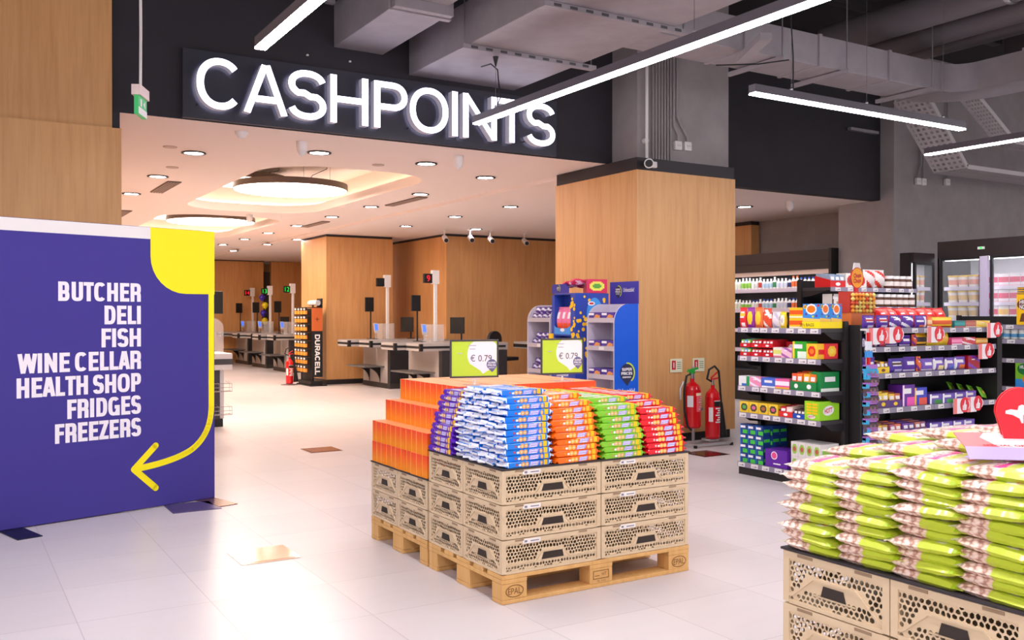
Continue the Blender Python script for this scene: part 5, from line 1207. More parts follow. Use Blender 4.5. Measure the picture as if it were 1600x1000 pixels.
rowA(1.30, [(P(.08, .05, .17, (232, 44, 52), (250, 240, 240), (250, 200, 60), 'oval'), 'snack_bag', 'bag', 'red snack bag', .08, 1), (P(.085, .05, .17, (150, 50, 160), (246, 214, 40), (246, 214, 40), 'disc'), 'snack_bag', 'bag', 'purple snack bag with a yellow patch', .085, 1),
  (P(.09, .05, .17, (242, 120, 60), (250, 210, 60), (250, 210, 60), 'disc'), 'snack_bag', 'bag', 'orange snack bag', .09, 1), (P(.09, .05, .16, (228, 80, 50), (250, 240, 230), (250, 240, 230), 'diag'), 'snack_bag', 'bag', 'red and white snack bag', .09, 1), (P(.09, .05, .13, (226, 220, 228), (190, 180, 200), (220, 60, 60), 'diag'), 'snack_bag', 'bag', 'white snack bag', .09, 1),
  (P(.06, .05, .13, (246, 214, 50), (250, 250, 220), (200, 190, 200), 'disc'), 'snack_bag', 'bag', 'small yellow snack bag', .06, 1)], 'top')
y2 = Cn(.15, .16, .085, (250, 196, 30), (232, 90, 30), (250, 240, 200), 'band')
for k in range(2): put(y2, 'snack_box', 'yellow snack box, %s of two stacked on the top shelf of the left snack unit' % ('lower', 'upper')[k], 'box', (3.74, 2.16 - .655, 1.302 + k * .0865), RZ, 'yellow boxes on the top shelf')
# big blue and yellow multipack tray
t = thing('multipack_tray', 'big yellow tray of two blue multipack boxes on the end of the top shelf', 'tray', (3.717, 1.425, 1.303), RZ)
b = MB(); b.box(0, 0, 0, .185, .27, .055, M('tray_yellow', (250, 222, 20), .45)); b.text("20's BAGS", .024, (.05, -.0008, .016), (1, 0, 0), (0, 0, 1), M('tray_ink', (60, 60, 50)), 'C', .01); b.build('tray', t, bevel=.002)
for i, (y0, y1) in enumerate(((.004, .132), (.136, .266))):
    b = MB(); mb = M('multi_blue', (48, 140, 220), .4); b.box(.004, y0, .056, .181, y1, .2, mb)
    for (X_, cx) in ((None, .092),) if i == 0 else ():
        pass
    def face(o, ax, w):
        o, ax = Vector(o), Vector(ax); up = Vector((0, 0, 1)); nr = ax.cross(up) * .0008
        q = lambda u, z, k=1: tuple(o + ax * u + up * z + nr * k)
        b.poly([q(w * .5 + w * .3 * math.cos(a * PI / 10) * (1 + .08 * (a % 2)), .1 + .042 * math.sin(a * PI / 10) * (1 + .08 * (a % 2))) for a in range(20)], white)
        b.poly([q(w * .5 + w * .24 * math.cos(a * PI / 10), .1 + .03 * math.sin(a * PI / 10), 1.5) for a in range(20)], orange)
        b.poly([q(w * .14 + w * .1 * math.cos(a * PI / 8), .12 + .018 * math.sin(a * PI / 8), 2) for a in range(16)], gold)
        for u, z, c in ((.15, .05, purple), (.75, .035, purple), (.85, .12, red), (.55, .03, lime)): b.poly([q(w * u, z), q(w * (u + .12), z + .004), q(w * (u + .1), z + .02), q(w * (u - .02), z + .016)], c)
        b.text('20', .018, q(w * .14, .112, 2.5), tuple(ax), (0, 0, 1), M('tray_ink', (60, 60, 50)), 'C', .02)
        b.poly([q(0, .0, .5), q(w, .0, .5), q(w, .02, .5), q(0, .03, .5)], M('tray_sand', (246, 200, 90)))
    if i == 0: face((.004, y0, .056), (1, 0, 0), .177)
    face((.181, y0, .056), (0, 1, 0), y1 - y0)
    b.build('multipack_box', t, label='blue multipack box with a white cloud shaped logo')
rt = tray(.125, .2, .075, (206, 22, 40), ((130, 210, 60), (50, 160, 230), (130, 210, 60)), (250, 250, 250)); rt2 = tray(.125, .2, .075, (206, 22, 40), ((190, 30, 40), (170, 20, 30), (210, 40, 50)), (250, 250, 250))
for k in range(2):
    for i, m_ in enumerate((rt, rt2, rt2)): put(m_, 'snack_tray', 'red snack tray, %s from left, %s layer, second shelf of the left snack unit' % (ORD[i], ('lower', 'upper')[k]), 'tray', (3.74, 2.16 - .075 - i * .13, 1.052 + k * .078), RZ, 'red trays on the second shelf')
rowA(1.05, [(None, 0, 0, '', .4, 1), (Cn(.09, .1, .085, (238, 232, 224), (220, 226, 120), (220, 120, 150), 'band'), 'snack_box', 'box', 'small white box', .09, 1), (Cn(.11, .1, .085, (240, 190, 210), (170, 90, 170), (250, 240, 250), 'diag'), 'snack_box', 'box', 'small pink box', .11, 1),
  (Cn(.14, .14, .14, (50, 170, 50), (230, 250, 230), (250, 220, 60), 'wafer'), 'snack_box', 'box', 'bright green box', .14, 1), (Cn(.11, .16, .125, (248, 200, 50), (220, 40, 40), (240, 130, 40), 'disc'), 'snack_box', 'box', 'yellow box with a red print', .11, 1)], 'second')
put(Cn(.14, .1, .125, (228, 50, 60), (250, 200, 50), (250, 220, 90), 'disc'), 'snack_box', 'red edged yellow box turned outward at the right end of the second shelf', 'box', (3.895, 1.268, 1.053), 0)
put(Cn(.16, .12, .13, (196, 24, 40), (160, 20, 30), (250, 250, 250), 'oval'), 'snack_box', 'tall red box at the back of the second shelf', 'box', (3.86, 1.64, 1.053), RZ)
rowA(.785, [(Cn(.13, .12, .085, (236, 240, 240), (40, 160, 90), (60, 110, 200), 'right'), 'snack_box', 'box', 'white and green box', .13, 1), (Cn(.13, .12, .085, (240, 150, 190), (250, 240, 250), (220, 60, 130), 'diag'), 'snack_box', 'box', 'pale pink box', .13, 1), (Cn(.15, .12, .085, (70, 110, 210), (250, 250, 250), (150, 190, 250), 'logo'), 'snack_box', 'box', 'blue and white box', .15, 1),
  (Cn(.15, .12, .085, (232, 100, 160), (250, 240, 250), (250, 190, 60), 'band'), 'snack_box', 'box', 'bright pink box', .15, 1), (tray(.13, .2, .16, (20, 132, 66), ((240, 90, 50), (250, 130, 60)), (250, 250, 250), 2), 'snack_tray', 'tray', 'narrow green tray of red packs', .13, 1), (tray(.14, .2, .162, (20, 132, 66), ((248, 190, 50), (240, 120, 40)), (250, 250, 250), 2), 'snack_tray', 'tray', 'green tray of yellow packs', .14, 1)], 'third')
put(Cn(.22, .1, .16, (20, 132, 66), (240, 250, 240), (30, 120, 60), 'logo'), 'snack_tray', 'green carton side facing outward at the right end of the third shelf', 'carton', (3.868, 1.265, .787), 0)
t4 = Cn(.1, .12, .095, (244, 206, 60), (240, 230, 200), (150, 120, 60), 'disc')
for i, c in enumerate(((90, 180, 90), (220, 110, 160), (180, 110, 60), (210, 90, 130))):
    put(Cn(.105, .16, .095, (244, 206, 60), (70, 70, 60), c, 'disc'), 'gift_box', 'yellow box with a round window, %s from left, fourth shelf of the left snack unit' % ORD[i], 'box', (3.74, 2.16 - .065 - i * .112, .552), RZ, 'yellow round window boxes')
rowA(.55, [(None, 0, 0, '', .47, 1), (tray(.14, .22, .1, (226, 50, 50), ((190, 40, 50), (240, 210, 200)), (250, 250, 250), 2), 'snack_tray', 'tray', 'red tray of bars', .14, 1), (tray(.13, .22, .085, (20, 80, 190), ((60, 50, 60), (90, 70, 60)), (250, 250, 250), 3), 'snack_tray', 'tray', 'blue tray of bars', .13, 1)], 'fourth')
t = thing('snack_box', 'lime green box lettered HOTT at the right end of the fourth shelf', 'box', (3.727, 1.405, .5535), RZ)
b = MB(); hm = M('hott_lime', (150, 214, 40), .4); b.box(0, 0, 0, .15, .24, .155, hm)
for k in range(4):
    for q in range(2): b.box(.02 + q * .06, -.001, .05 + k * .024, .07 + q * .06, 0, .066 + k * .024, gold)
b.disc((.07, -.0012, .028), .04, (1, 0, 0), (0, 0, 1), white, 16, .016); b.text('HOTT', .016, (.07, -.002, .021), (1, 0, .08), (0, 0, 1), red, 'C', .03)
b.disc((.1508, .11, .08), .065, (0, 1, .1), (0, 0, 1), white, 20, .04); b.text('HOTT', .036, (.1516, .11, .063), (0, 1, .12), (0, 0, 1), red, 'C', .03, width=.095); b.build('carton', t)
cu = Cn(.088, .09, .082, (24, 60, 130), (70, 200, 70), (20, 110, 200), 'wafer')
for k in range(4):
    for i in range(3): put(cu, 'cube_pack', 'blue and green cube pack, %s from the left, %s layer up, base shelf' % (ORD[i], ORD[k]), 'pack', (3.74, 2.16 - .06 - i * .092, .112 + k * .0845), RZ, 'blue and green cube packs')
    for i in range(2): put(cu, 'cube_pack', 'blue and green cube pack behind the right column, %s row back, %s layer up' % (ORD[i], ORD[k]), 'pack', (3.836 + i * .094, 2.16 - .26, .112 + k * .0845), RZ, 'blue and green cube packs')
t = thing('snack_box', 'purple box with a round logo on the base shelf of the left snack unit', 'box', (3.735, 1.84, .1135), RZ); b = MB(); b.box(0, 0, 0, .24, .22, .15, M('box_purple', (96, 34, 160), .4)); b.disc((.1, -.001, .1), .035, (1, 0, 0), (0, 0, 1), white, 18); b.disc((.1, -.0016, .1), .028, (1, 0, 0), (0, 0, 1), pink, 16); b.box(.09, -.0012, .025, .17, 0, .035, white); b.build('carton', t)
ws = Cn(.075, .22, .12, (226, 222, 218), (150, 200, 80), (190, 90, 80), 'disc')
for k in range(2):
    for i in range(4): put(ws, 'snack_box', 'white box with a green base, %s from left, %s layer, base shelf' % (ORD[i], ('lower', 'upper')[k]), 'box', (3.76, 1.54 - i * .0775, .112 + k * .122), RZ, 'white boxes on the base shelf')

# ------------------------------------------------------------------ wide sweets unit
gondola('shelving_unit', (4.115, 1.12, 0), 0, 1.84, .5, (1.30, 1.145, .925, .635, .385), 1.33, 'wide black sweets shelving unit facing the nut bags', 2, seed=30)
b = MB(); b.box(5.985, 1.13, 0, 6.06, 1.62, 1.34, shelf_black); b.build('end_panel', label='black end panel at the right side of the wide sweets unit', cat='panel')
b = MB(); b.box(4.068, 1.13, 0, 4.09, 1.6, 1.33, shelf_black); b.build('end_panel', label='black end panel between the two snack units', cat='panel')
WB = '%s shelf of the wide sweets unit'
def rowB(z, seq, sh, y=1.135): row(seq, (4.125, y, z + .002), 0, WB % sh, sh + ' shelf goods of the wide sweets unit')
pv, pl = (86, 44, 156), (124, 92, 190)
pu = lambda c2, c3, pat, w=.15, h=.1, base=pv: P(w, .045, h, base, c2, c3, pat)
rowB(1.30, [(pu((230, 220, 250), (200, 60, 60), 'oval'), 'chocolate_pouch', 'pouch', 'purple pouch with an oval logo', .165, 2), (pu((240, 240, 250), (220, 200, 250), 'diag'), 'chocolate_pouch', 'pouch', 'purple pouch with a white stripe', .165, 2), (pu((240, 230, 250), (230, 130, 90), 'right'), 'chocolate_pouch', 'pouch', 'purple pouch with a white side', .165, 1),
   (P(.06, .04, .09, (240, 120, 60), (250, 210, 160), (250, 250, 250), 'band'), 'chocolate_pouch', 'pouch', 'small orange pouch', .06, 1), (P(.3, .06, .085, (248, 204, 50), (226, 90, 40), (226, 70, 40), 'band'), 'snack_bag', 'bag', 'wide yellow bag', .3, 1),
   (Cn(.15, .16, .06, (40, 130, 130), (60, 160, 160), (200, 90, 80), 'band'), 'snack_tray', 'tray', 'teal flat box', .16, 1), (Cn(.15, .16, .06, (180, 90, 80), (200, 120, 100), (230, 200, 180), 'band'), 'snack_tray', 'tray', 'brick red flat box', .16, 1), (Cn(.2, .16, .06, (246, 220, 120), (250, 200, 80), (250, 240, 200), 'diag'), 'snack_tray', 'tray', 'pale yellow flat box', .2, 1)], 'top')
rb = P(.17, .09, .16, (232, 34, 34), (246, 90, 70), (250, 220, 210), 'diag')
for i in range(7): inst(rb, 'snack_bag', (4.66 + i * .135, 1.32 + .02 * (i % 2), 1.316), RND.uniform(-.2, .2), 'shiny red bag, %s from the left atop the back of the wide sweets unit' % ORD[i], 'bag', 'red bags on top of the wide sweets unit', rot=(-.15, RND.uniform(-.1, .1), RND.uniform(-.2, .2)))
rowB(1.145, [(pu((240, 90, 120), (230, 220, 250), 'wafer', .14, .075, (60, 34, 110)), 'chocolate_pouch', 'pouch', 'dark purple pouch', .15, 2), (pu((230, 220, 250), (90, 60, 50), 'logo', .15, .085), 'chocolate_pouch', 'pouch', 'purple pouch with a white name', .16, 2), (P(.06, .04, .09, (226, 90, 50), (120, 50, 150), (250, 220, 200), 'diag'), 'chocolate_pouch', 'pouch', 'orange striped pouch', .06, 1), (P(.15, .05, .1, (246, 186, 40), (60, 50, 60), (60, 50, 60), 'band'), 'snack_bag', 'bag', 'amber bag', .15, 1),
   (P(.15, .06, .12, (248, 214, 60), (240, 190, 40), (240, 180, 90), 'disc'), 'snack_bag', 'bag', 'golden yellow bag', .15, 2), (Cn(.16, .12, .065, (220, 80, 140), (250, 150, 190), (250, 230, 240), 'band'), 'snack_box', 'box', 'magenta flat box', .16, 1), (Cn(.2, .12, .065, (214, 70, 80), (250, 230, 240), (240, 210, 210), 'diag'), 'snack_box', 'box', 'red and white flat box', .2, 1), (Cn(.17, .12, .055, (240, 160, 60), (250, 210, 120), (230, 100, 50), 'band'), 'snack_box', 'box', 'orange flat box', .17, 1)], 'second')
rowB(.925, [(pu((230, 220, 250), (240, 120, 60), 'logo', .16, .13), 'chocolate_pouch', 'pouch', 'tall purple pouch', .16, 1), (tray(.16, .2, .11, (246, 210, 40), ((120, 60, 40), (240, 200, 60)), (120, 60, 40), 3), 'snack_tray', 'tray', 'yellow tray of bars', .16, 1), (pu((200, 190, 240), (90, 60, 60), 'oval', .2, .11, (78, 50, 160)), 'chocolate_pouch', 'pouch', 'wide purple pouch', .2, 1), (pu((230, 220, 250), (190, 60, 70), 'logo', .16, .12), 'chocolate_pouch', 'pouch', 'purple pouch with a red mark', .16, 1), (P(.06, .04, .12, (236, 110, 50), (120, 50, 150), (250, 220, 200), 'diag'), 'chocolate_pouch', 'pouch', 'orange edged pouch', .06, 1),
   (pu((250, 240, 250), (240, 210, 180), 'logo', .155, .1, pl), 'chocolate_pouch', 'pouch', 'lilac pouch', .165, 1), (pu((250, 230, 160), (250, 250, 250), 'wafer', .155, .105, pl), 'chocolate_pouch', 'pouch', 'lilac pouch with a cream corner', .165, 1), (pu((100, 120, 220), (250, 250, 250), 'wafer', .13, .1, pl), 'chocolate_pouch', 'pouch', 'lilac and blue pouch', .14, 1), (pu((230, 120, 60), (250, 250, 250), 'wafer', .15, .105, pl), 'chocolate_pouch', 'pouch', 'lilac pouch with an orange corner', .16, 1), (Cn(.17, .12, .12, (170, 24, 50), (120, 60, 170), (250, 240, 240), 'diag'), 'snack_box', 'box', 'dark red box', .17, 1)], 'third')
rowB(.635, [(tray(.16, .2, .14, (78, 44, 130), ((90, 60, 150), (120, 80, 60)), (230, 220, 250), 2), 'snack_tray', 'tray', 'dark purple tray', .16, 1), (tray(.16, .2, .14, (90, 60, 120), ((246, 204, 50), (250, 220, 90)), (246, 210, 40), 2), 'snack_tray', 'tray', 'purple tray of yellow bars', .16, 1), (tray(.16, .2, .13, (86, 50, 130), ((240, 190, 60), (210, 110, 60)), (250, 210, 40), 2), 'snack_tray', 'tray', 'purple tray of orange bars', .16, 1), (Cn(.17, .14, .18, (96, 40, 150), (240, 90, 180), (250, 220, 250), 'wafer'), 'snack_box', 'box', 'tall purple and pink box', .17, 1), (Cn(.17, .14, .15, (60, 70, 190), (230, 90, 70), (250, 190, 60), 'wafer'), 'snack_box', 'box', 'blue and purple box', .17, 1), (None, 0, 0, '', .03, 1),
   (Cn(.17, .2, .085, (112, 84, 184), (60, 140, 70), (250, 250, 250), 'wafer'), 'chocolate_box', 'box', 'lilac box with a green corner', .17, 1), (Cn(.16, .2, .085, (112, 84, 184), (90, 180, 90), (250, 250, 250), 'wafer'), 'chocolate_box', 'box', 'lilac box with a light green corner', .16, 1), (Cn(.17, .2, .085, (112, 84, 184), (70, 90, 210), (250, 250, 250), 'wafer'), 'chocolate_box', 'box', 'lilac box with a blue corner', .17, 1), (Cn(.16, .2, .09, (122, 84, 190), (230, 90, 160), (250, 250, 250), 'wafer'), 'chocolate_box', 'box', 'lilac box with a pink corner', .16, 1)], 'fourth')
gr = P(.2, .03, .1, (120, 190, 50), (90, 160, 40), (240, 200, 80), 'disc')
for i in range(4): inst(gr, 'chocolate_pouch', (5.86 - .045 * i, 1.16 + i * .07, .66 + .012 * i), .3, 'green pouch leaning at the right of the fourth shelf, %s from the front' % ORD[i], 'pouch', 'green pouches leaning on the fourth shelf', rot=(-.5, .12, .35))
rowB(.385, [(pu((230, 220, 250), (90, 60, 60), 'disc', .15, .1), 'chocolate_pouch', 'pouch', 'purple pouch with a round mark', .16, 1)] + [(tray(.165, .2, .12, (104, 78, 130), cs, (230, 150, 90), 2), 'snack_tray', 'tray', nm, .165, 1) for cs, nm in ((((240, 200, 90), (200, 150, 60)), 'mauve tray of yellow bars'), (((170, 90, 120), (230, 120, 70)), 'mauve tray of orange bars'), (((120, 70, 160), (100, 60, 140)), 'mauve tray of purple bars'), (((190, 110, 90), (150, 90, 120)), 'mauve tray of brown bars'))] + [(None, 0, 0, '', .03, 1)] +
   [(Cn(.16, .2, .085, (112, 84, 184), c, (250, 250, 250), 'wafer'), 'chocolate_box', 'box', nm, .16, 1) for c, nm in (((60, 130, 70), 'lilac box with a dark green corner'), ((240, 200, 70), 'lilac box with a yellow corner'), ((80, 100, 210), 'lilac box with a blue corner'), ((230, 190, 90), 'lilac box with a tan corner'))], 'lowest')
# offer talkers with thumb badges
tm = None
def talker(x, z, lab, y=1.095, tilt=0):
    t = thing('shelf_talker', lab, 'shelf talker', (x, y, z), 0, 'thumb badge shelf talkers')
    b = MB(); b.box(-.16, 0, -.075, -.02, .003, .06, card_w); b.box(-.16, -.001, -.075, -.11, 0, .06, salmon); b.build('offer_slip', t)
    b = MB(); pts = [(.062 * math.cos(math.radians(a)), -.005, .068 * math.sin(math.radians(a))) for a in range(0, 360, 15)]; b.prism(pts, (0, .004, 0), badge_red)
    hand(b, -.005, -.01, .062, lambda x_, z_, k=0: (x_, -.0056 - k * .0005, z_), card_w)
    b.add([(.066 * math.cos(math.radians(a)) + .006, -.0062, .05 * math.sin(math.radians(a))) for a in range(-50, 51, 10)] + [(.056 * math.cos(math.radians(a)) + .006, -.0062, .045 * math.sin(math.radians(a))) for a in range(-50, 51, 10)], [(k, k + 1, 12 + k, 11 + k) for k in range(10)], card_w); b.build('thumb_badge', t, label='red badge with a white thumb up')
for x, z, la in ((4.29, 1.245, 'leftmost thumb badge under the top shelf'), (4.5, 1.25, 'second thumb badge from the left under the top shelf'), (5.06, 1.25, 'third thumb badge from the left under the top shelf'), (5.93, 1.28, 'rightmost thumb badge under the top shelf'), (5.8, 1.09, 'thumb badge under the second shelf at right'), (5.43, .615, 'left of the two thumb badges under the fourth shelf'), (5.63, .62, 'right of the two thumb badges under the fourth shelf')): talker(x, z, la + ' of the wide sweets unit')
# clip strip of hanging packs
t = thing('clip_strip', 'hanging strip of sweet packs at the left edge of the wide sweets unit', 'clip strip', (4.055, 1.05, 0))
MB().box(-.015, .0, .42, .015, .004, 1.3, offwhite).box(.012, .004, 1.285, .0149, .079, 1.3, offwhite).build('strip', t)
for k in range(9):
    b = MB(); z = 1.0 - k * .072; X = .012 * (k % 2); dk = M('pack_dark', (92, 76, 84), .3); lb = M('pack_skyblue', (60, 170, 220), .3)
    b.prism([(-.06 + X, -.03, z), (.075 + X, -.03, z), (.075 + X, -.05, z - .05), (.06 + X, -.03, z - .1), (-.05 + X, -.03, z - .1)], (0, .026, 0), dk if k else lb); b.box(-.062 + X, -.035, z - .02, .076 + X, -.002, z + .012, M('pack_violet', (170, 110, 200), .3)); b.box(-.062 + X, -.036, z - .035, -.02 + X, -.0, z - .0, lb)
    for q in range(4): b.disc((-.02 + q * .024 + X, -.0505, z - .05 - .02 * (q % 2)), .011, (1, 0, 0), (0, 0, 1), M('pack_choc', (150, 110, 110), .3), 8)
    b.build('sweet_pack', t)
b = MB(); b.box(-.03, -.02, 1.13, .03, -.0, 1.2, colmat((220, 230, 240))); b.box(-.035, -.022, 1.07, .035, -.002, 1.12, lightblue); b.box(-.012, -.02, 1.0, .012, 0, 1.07, red); b.box(-.012, -.02, 1.2, .012, 0, 1.27, red); b.build('strip_header', t)
# lollipop stand
t = thing('lollipop_stand', 'lollipop stand with a round orange Chupa sign behind the purple pouches', 'display', (4.42, 1.45, 1.302)); b = MB(); b.box(-.15, -.07, 0, .15, .07, .13, M('lolly_base', (226, 120, 60), .4)); b.build('base', t)
b = MB(); r = random.Random(3)
for i in range(7):
    for k in range(5): b.lathe([(.004, -.018), (.016, -.009), (.019, 0), (.016, .009), (.004, .018)], colmat(((246, 196, 90), (240, 150, 50), (226, 90, 60), (240, 220, 120))[r.randrange(4)]), 8, (-.135 + i * .045, -.075, .145 + k * .034))
b.box(-.155, -.06, .13, .155, .06, .31, M('lolly_rack', (190, 60, 50), .4)); b.build('lollipops', t, 60, label='rows of wrapped lollipops')
b = MB(); b.box(-.02, -.01, .31, .02, .01, .36, red); b.disc((0, -.012, .43), .075, (1, 0, 0), (0, 0, 1), M('chupa_orange', (250, 170, 20), .4), 20, .085); b.disc((0, -.0115, .43), .082, (1, 0, 0), (0, 0, 1), red, 20, .092); b.prism([(-.05, -.01, .5), (.05, -.01, .5), (.035, -.01, .56), (-.035, -.01, .56)], (0, .008, 0), offwhite); b.prism([(.08 * math.cos(a * PI / 10), -.011, .43 + .09 * math.sin(a * PI / 10)) for a in range(20)], (0, .01, 0), red)
b.text('Chupa', .035, (0, -.014, .435), (1, 0, .1), (0, 0, 1), red, 'C', .03, width=.1); b.text('Chups', .035, (0, -.014, .39), (1, 0, .1), (0, 0, 1), red, 'C', .03, width=.1); b.build('sign', t, label='round orange and red sign')
# ------------------------------------------------------------------ spread rack behind
gondola('shelving_unit', (5.46, 2.58, 0), 0, 1.42, .45, (1.70, 1.50, 1.1), 1.78, 'black rack of spread jars and red packs behind the lollipop stand', 1, seed=50)
WJ = '%s shelf of the spread rack'
jr = jar(.05, .135, (92, 54, 36), (244, 242, 240), (236, 226, 220)); nb_ = (236, 228, 220)
row([(tray(.24, .2, .15, (214, 28, 34), ((150, 170, 190), (120, 150, 180)), (250, 250, 250), 3), 'snack_tray', 'tray', 'red tray of blue packs', .24, 1), (Cn(.16, .12, .15, nb_, (220, 40, 50), (120, 80, 60), 'disc'), 'spread_box', 'box', 'white and red box', .16, 2), (P(.18, .08, .19, (230, 222, 220), (214, 60, 50), (110, 70, 60), 'diag'), 'snack_bag', 'bag', 'white and red bag', .15, 2), (jr, 'spread_jar', 'jar', 'white lidded spread jar', .1, 4)], (5.5, 2.62, 1.702), 0, WJ % 'top', 'goods on the top shelf of the spread rack')
row([(None, 0, 0, '', .02, 1), (Cn(.2, .12, .13, (234, 228, 220), (190, 140, 120), (90, 60, 50), 'wafer'), 'spread_box', 'box', 'cream box', .2, 2), (Cn(.14, .12, .11, (230, 222, 216), (210, 50, 50), (120, 80, 60), 'disc'), 'spread_box', 'box', 'small cream box', .14, 2), (jr, 'spread_jar', 'jar', 'white lidded spread jar', .1, 6)], (5.5, 2.62, 1.502), 0, WJ % 'second', 'goods on the second shelf of the spread rack')
# ------------------------------------------------------------------ open chiller
t = thing('open_chiller', 'long black open chiller with lit bottle shelves behind the left snack unit', 'chiller', (9.1, 8.6, 0), -PI / 2)
b = MB(); b.box(0, .72, 0, 2.95, .8, 2.42, shelf_black); b.box(0, .02, 0, 2.95, .72, .5, shelf_black); b.build('body', t)
b = MB(); b.box(0, 0, 2.12, 2.95, .72, 2.42, M('chiller_fascia', (60, 48, 48), .5)); b.box(0, -.004, 2.24, 2.95, 0, 2.25, black); b.build('canopy', t)
b = MB(); b.box(0, .03, 2.05, 2.95, .06, 2.118, M('chiller_strip', (240, 222, 214), .4)); b.build('front_strip', t, label='pale strip under the canopy'); b = MB(); b.box(0.01, .1, 2.095, 2.94, .18, 2.118, light_chill); b.build('light_strip', t, label='lit white strip')
for x0 in (-.055, 2.951): b = MB(); b.box(x0, -.01, 0, x0 + .05, .8, 2.43, black); b.build('end_panel', t)
for z in (1.83, 1.50, 1.17, .84): b = MB(); b.box(0.005, .18, z - .025, 2.945, .719, z, offwhite); b.box(.005, .165, z - .04, 2.945, .18, z + .02, M('chiller_rail', (228, 220, 240), .4)); b.box(.005, .2, z - .035, 2.945, .24, z - .0255, light_chill); b.build('shelf', t)
seqs = [((224, 232, 214), 4), ((150, 208, 90), 3), ((236, 240, 236), 2), ((206, 70, 60), 1), ((190, 220, 240), 3), ((60, 140, 90), 1), ((220, 226, 240), 3), ((50, 60, 110), 1), ((236, 120, 70), 2), ((180, 130, 150), 5), ((232, 200, 160), 2), ((120, 70, 170), 3), ((246, 190, 60), 3), ((246, 150, 80), 3)]
for z, sh, hh in ((1.83, 'top', .2), (1.50, 'second', .18)):
    x = .62; r = random.Random(int(z * 100)); n = 0
    while x < 2.88 and n < 60:
        for c, cnt in seqs:
            cc = tuple(min(255, max(0, v + r.randint(-12, 12))) for v in c); m_ = bottle(.036, hh * r.choice((1, .92, 1.06)), (238, 236, 232), r.choice(((240, 240, 240), c, (60, 90, 180))), c)
            for _ in range(cnt):
                if x > 2.9: break
                o = inst(m_, 'drink_bottle', (9.1 + .25, 8.6 - x, z + .001), 0, 'drink bottle, number %d from the left on the %s lit chiller shelf' % (n + 1, sh), 'bottle', 'bottles on the %s chiller shelf' % sh); x += .079; n += 1
# ------------------------------------------------------------------ glass door freezers
def freezer(loc, rz, doors, w, h, hd, lab, depth=.7):
    t = thing('glass_door_freezer', lab, 'freezer', loc, rz, 'glass door freezers')
    b = MB(); b.box(0, depth - .03, 0, w, depth, h, M('freezer_inside', (240, 240, 248), .5)); b.box(0, .045, h - hd, w, depth - .03, h, shelf_black); b.box(0, .045, 0, w, depth - .03, .3, shelf_black); b.box(-.03, .04, 0, -.001, depth, h, black); b.box(w + .001, .04, 0, w + .03, depth, h, black); b.build('body', t)
    b = MB(); b.box(0, 0, h - hd, w, .044, h, M('freezer_header', (46, 38, 40), .4)); b.build('header', t); b = MB(); b.box(.03, .1, h - hd - .03, w - .03, .2, h - hd - .002, light_chill); b.build('lamp', t, label='lit lamp strip') if depth > .3 else None
    ys = .1 if depth > .3 else .05
    for z in (1.74, 1.555, 1.37, 1.15): b = MB(); b.box(.01, ys, z - .02, w - .01, depth - .035, z, offwhite); b.box(.01, ys - .01, z - .03, w - .01, ys, z + .012, M('chiller_rail', (228, 220, 240))); b.build('shelf', t)
    for x0, x1 in doors:
        d = MB()
        for q in ((x0, .3, x0 + .03, h - hd), (x1 - .03, .3, x1, h - hd), (x0 + .03, .3, x1 - .03, .33), (x0 + .03, h - hd - .03, x1 - .03, h - hd - .001)): d.box(q[0], .0, q[1], q[2], .035, q[3], shelf_black)
        d = d.build('door', t); MB().box(x0 + .03, .01, .33, x1 - .03, .02, h - hd - .03, glass).build('pane', d, label='clear glass pane'); b = MB(); b.box(x1 - .045, -.03, 1.0, x1 - .025, -.001, 1.5, alu); b.build('handle', d)
        b = MB(); b.box(x0 + .006, .037, .33, x0 + .02, .048, h - hd - .02, M('freezer_lamp', (250, 250, 255), .5, 0, 3.0)); b.build('light_strip', t, label='lit vertical strip')
    return t
freezer((8.0, 3.1, 0), -PI / 2, ((.03, .56), (.66, 1.16), (1.17, 1.67)), 1.7, 2.3, .2, 'large glass door freezer at the right edge behind the sweets unit')
b = MB(); b.box(7.955, 3.1 - .655, .3, 7.998, 3.1 - .565, 2.095, M('mullion_light', (206, 196, 222), .4)); b.build('freezer_mullion', label='pale upright post between the two freezer doors', cat='post')
b = MB(); b.box(7.985, 2.5, 2.18, 7.999, 2.58, 2.21, colmat((230, 230, 230))); b.box(7.984, 2.525, 2.183, 7.986, 2.555, 2.207, M('exit_lamp', (60, 200, 90), .4, emit=1)); b.build('freezer_display', label='small lit display on the freezer header', cat='display')
freezer((7.57, 3.12, 0), 0, ((.02, .40),), .40, 2.16, .11, 'narrow glass door freezer at the left end of the big freezer', .17)
tubs = [tub(.062, .15, (246, 240, 236), (240, 200, 90), (246, 170, 150)), tub(.062, .15, (244, 238, 240), (230, 120, 140), (240, 150, 170)), tub(.062, .15, (246, 242, 238), (246, 214, 100), (244, 206, 140)), Cn(.125, .1, .15, (240, 236, 240), (226, 70, 110), (246, 200, 210), 'band'), Cn(.125, .1, .15, (244, 240, 238), (250, 196, 90), (240, 170, 120), 'band')]
r = random.Random(8)
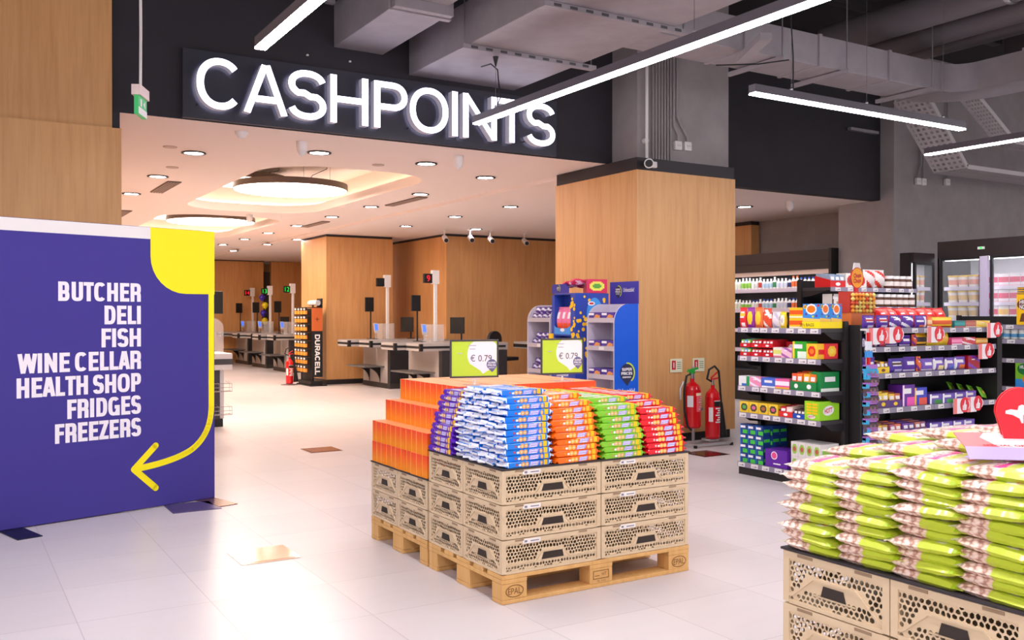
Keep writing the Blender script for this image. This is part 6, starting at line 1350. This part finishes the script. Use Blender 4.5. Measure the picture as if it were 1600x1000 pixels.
for sh, z in (('top', 1.741), ('second', 1.556), ('third', 1.371)):
    for i in range(12):
        m_ = tubs[(i // 3 + (0 if sh == 'top' else 2)) % 3] if i < 4 else tubs[3 if sh != 'third' else (3, 4)[i % 2]]
        ctn = i >= 4
        y = 3.1 - .1 - i * .132
        inst(m_, 'ice_cream_carton' if ctn else 'ice_cream_tub', (8.16 if not ctn else 8.11, y, z), -PI / 2 if ctn else 0, '%s frozen pack from the left on the %s shelf of the big freezer' % (ORD[i], sh), 'ice cream', 'frozen packs on the %s freezer shelf' % sh)
    for i in range(3): inst(tubs[(i + 1) % 3], 'ice_cream_tub', (7.64 + i * .1, 3.206, z + .001), 0, '%s tub from the left on the %s shelf of the narrow freezer' % (ORD[i], sh), 'ice cream', 'tubs on the %s narrow freezer shelf' % sh, scale=(.55, .55, 1.0))
# ------------------------------------------------------------------ unit at the right edge
gondola('shelving_unit', (6.75, 2.3, 0), -PI / 2, 1.7, .5, (1.315, 1.17, .98, .70, .45, .12), 1.4, 'shelving unit at the right edge of the photo beyond the sweets unit', 1, seed=70)
t = thing('biscuit_carton', 'tall yellow biscuit carton at the far right edge on the top shelf', 'carton', (6.74, 1.39, 1.317), -PI / 2); b = MB(); b.box(0, 0, 0, .2, .2, .3, colmat((250, 196, 20))); b.disc((.08, -.001, .2), .075, (1, 0, 0), (0, 0, 1), brown, 20, .055); b.text('HOB', .04, (.08, -.002, .205), (1, 0, 0), (0, 0, 1), white, 'C', .03, width=.1); b.text('NOBS', .04, (.08, -.002, .155), (1, 0, 0), (0, 0, 1), white, 'C', .03, width=.1); b.poly([(.03, -.001, .03), (.18, -.001, .03), (.18, -.001, .13), (.05, -.001, .11)], brown); b.disc((.12, -.0014, .08), .035, (1, 0, 0), (0, 0, 1), colmat((210, 140, 60)), 14); b.build('carton_body', t)
for k in range(3): b = MB(); b.box(.005, .005, .302 + k * .024, .19, .16, .322 + k * .024, colmat((90, 50, 30))); b.box(.005, .004, .308 + k * .024, .19, .005, .316 + k * .024, gold); b.build('biscuit_roll', t, label='brown biscuit pack')
cn_ = jar(.036, .1, (226, 230, 220), (236, 236, 236), (80, 150, 200), .98)
for i in range(8): inst(cn_, 'food_can', (6.82, 1.92 - i * .078, 1.172), 0, 'small can, %s from the left on the second shelf of the right edge unit' % ORD[i], 'can', 'cans on the right edge unit')
t = thing('snack_box', 'green box with a white round logo on the right edge unit', 'box', (6.74, 1.4, .702), -PI / 2); b = MB(); b.box(0, 0, 0, .22, .2, .235, colmat((130, 200, 40))); b.box(0, -.001, 0, .22, 0, .08, lightblue); b.disc((.09, -.0014, .18), .07, (1, 0, 0), (0, 0, 1), M('logo_green', (30, 120, 60), .4), 20, .055); b.text('HULA', .03, (.09, -.002, .185), (1, 0, 0), (0, 0, 1), white, 'C', .03, width=.09); b.disc((.12, -.0016, .08), .05, (1, 0, 0), (0, 0, 1), orange, 14); b.build('carton_body', t)
rp = P(.09, .06, .16, (206, 24, 34), (150, 16, 30), (240, 120, 110), 'diag')
for i in range(6): inst(rp, 'snack_bag', (6.79, 1.75 - i * .07, .47), -PI / 2 + .4, 'deep red bag, %s from the left on the lower shelf of the right edge unit' % ORD[i], 'bag', 'red bags on the right edge unit', rot=(-.2, 0, -PI / 2 + .3))
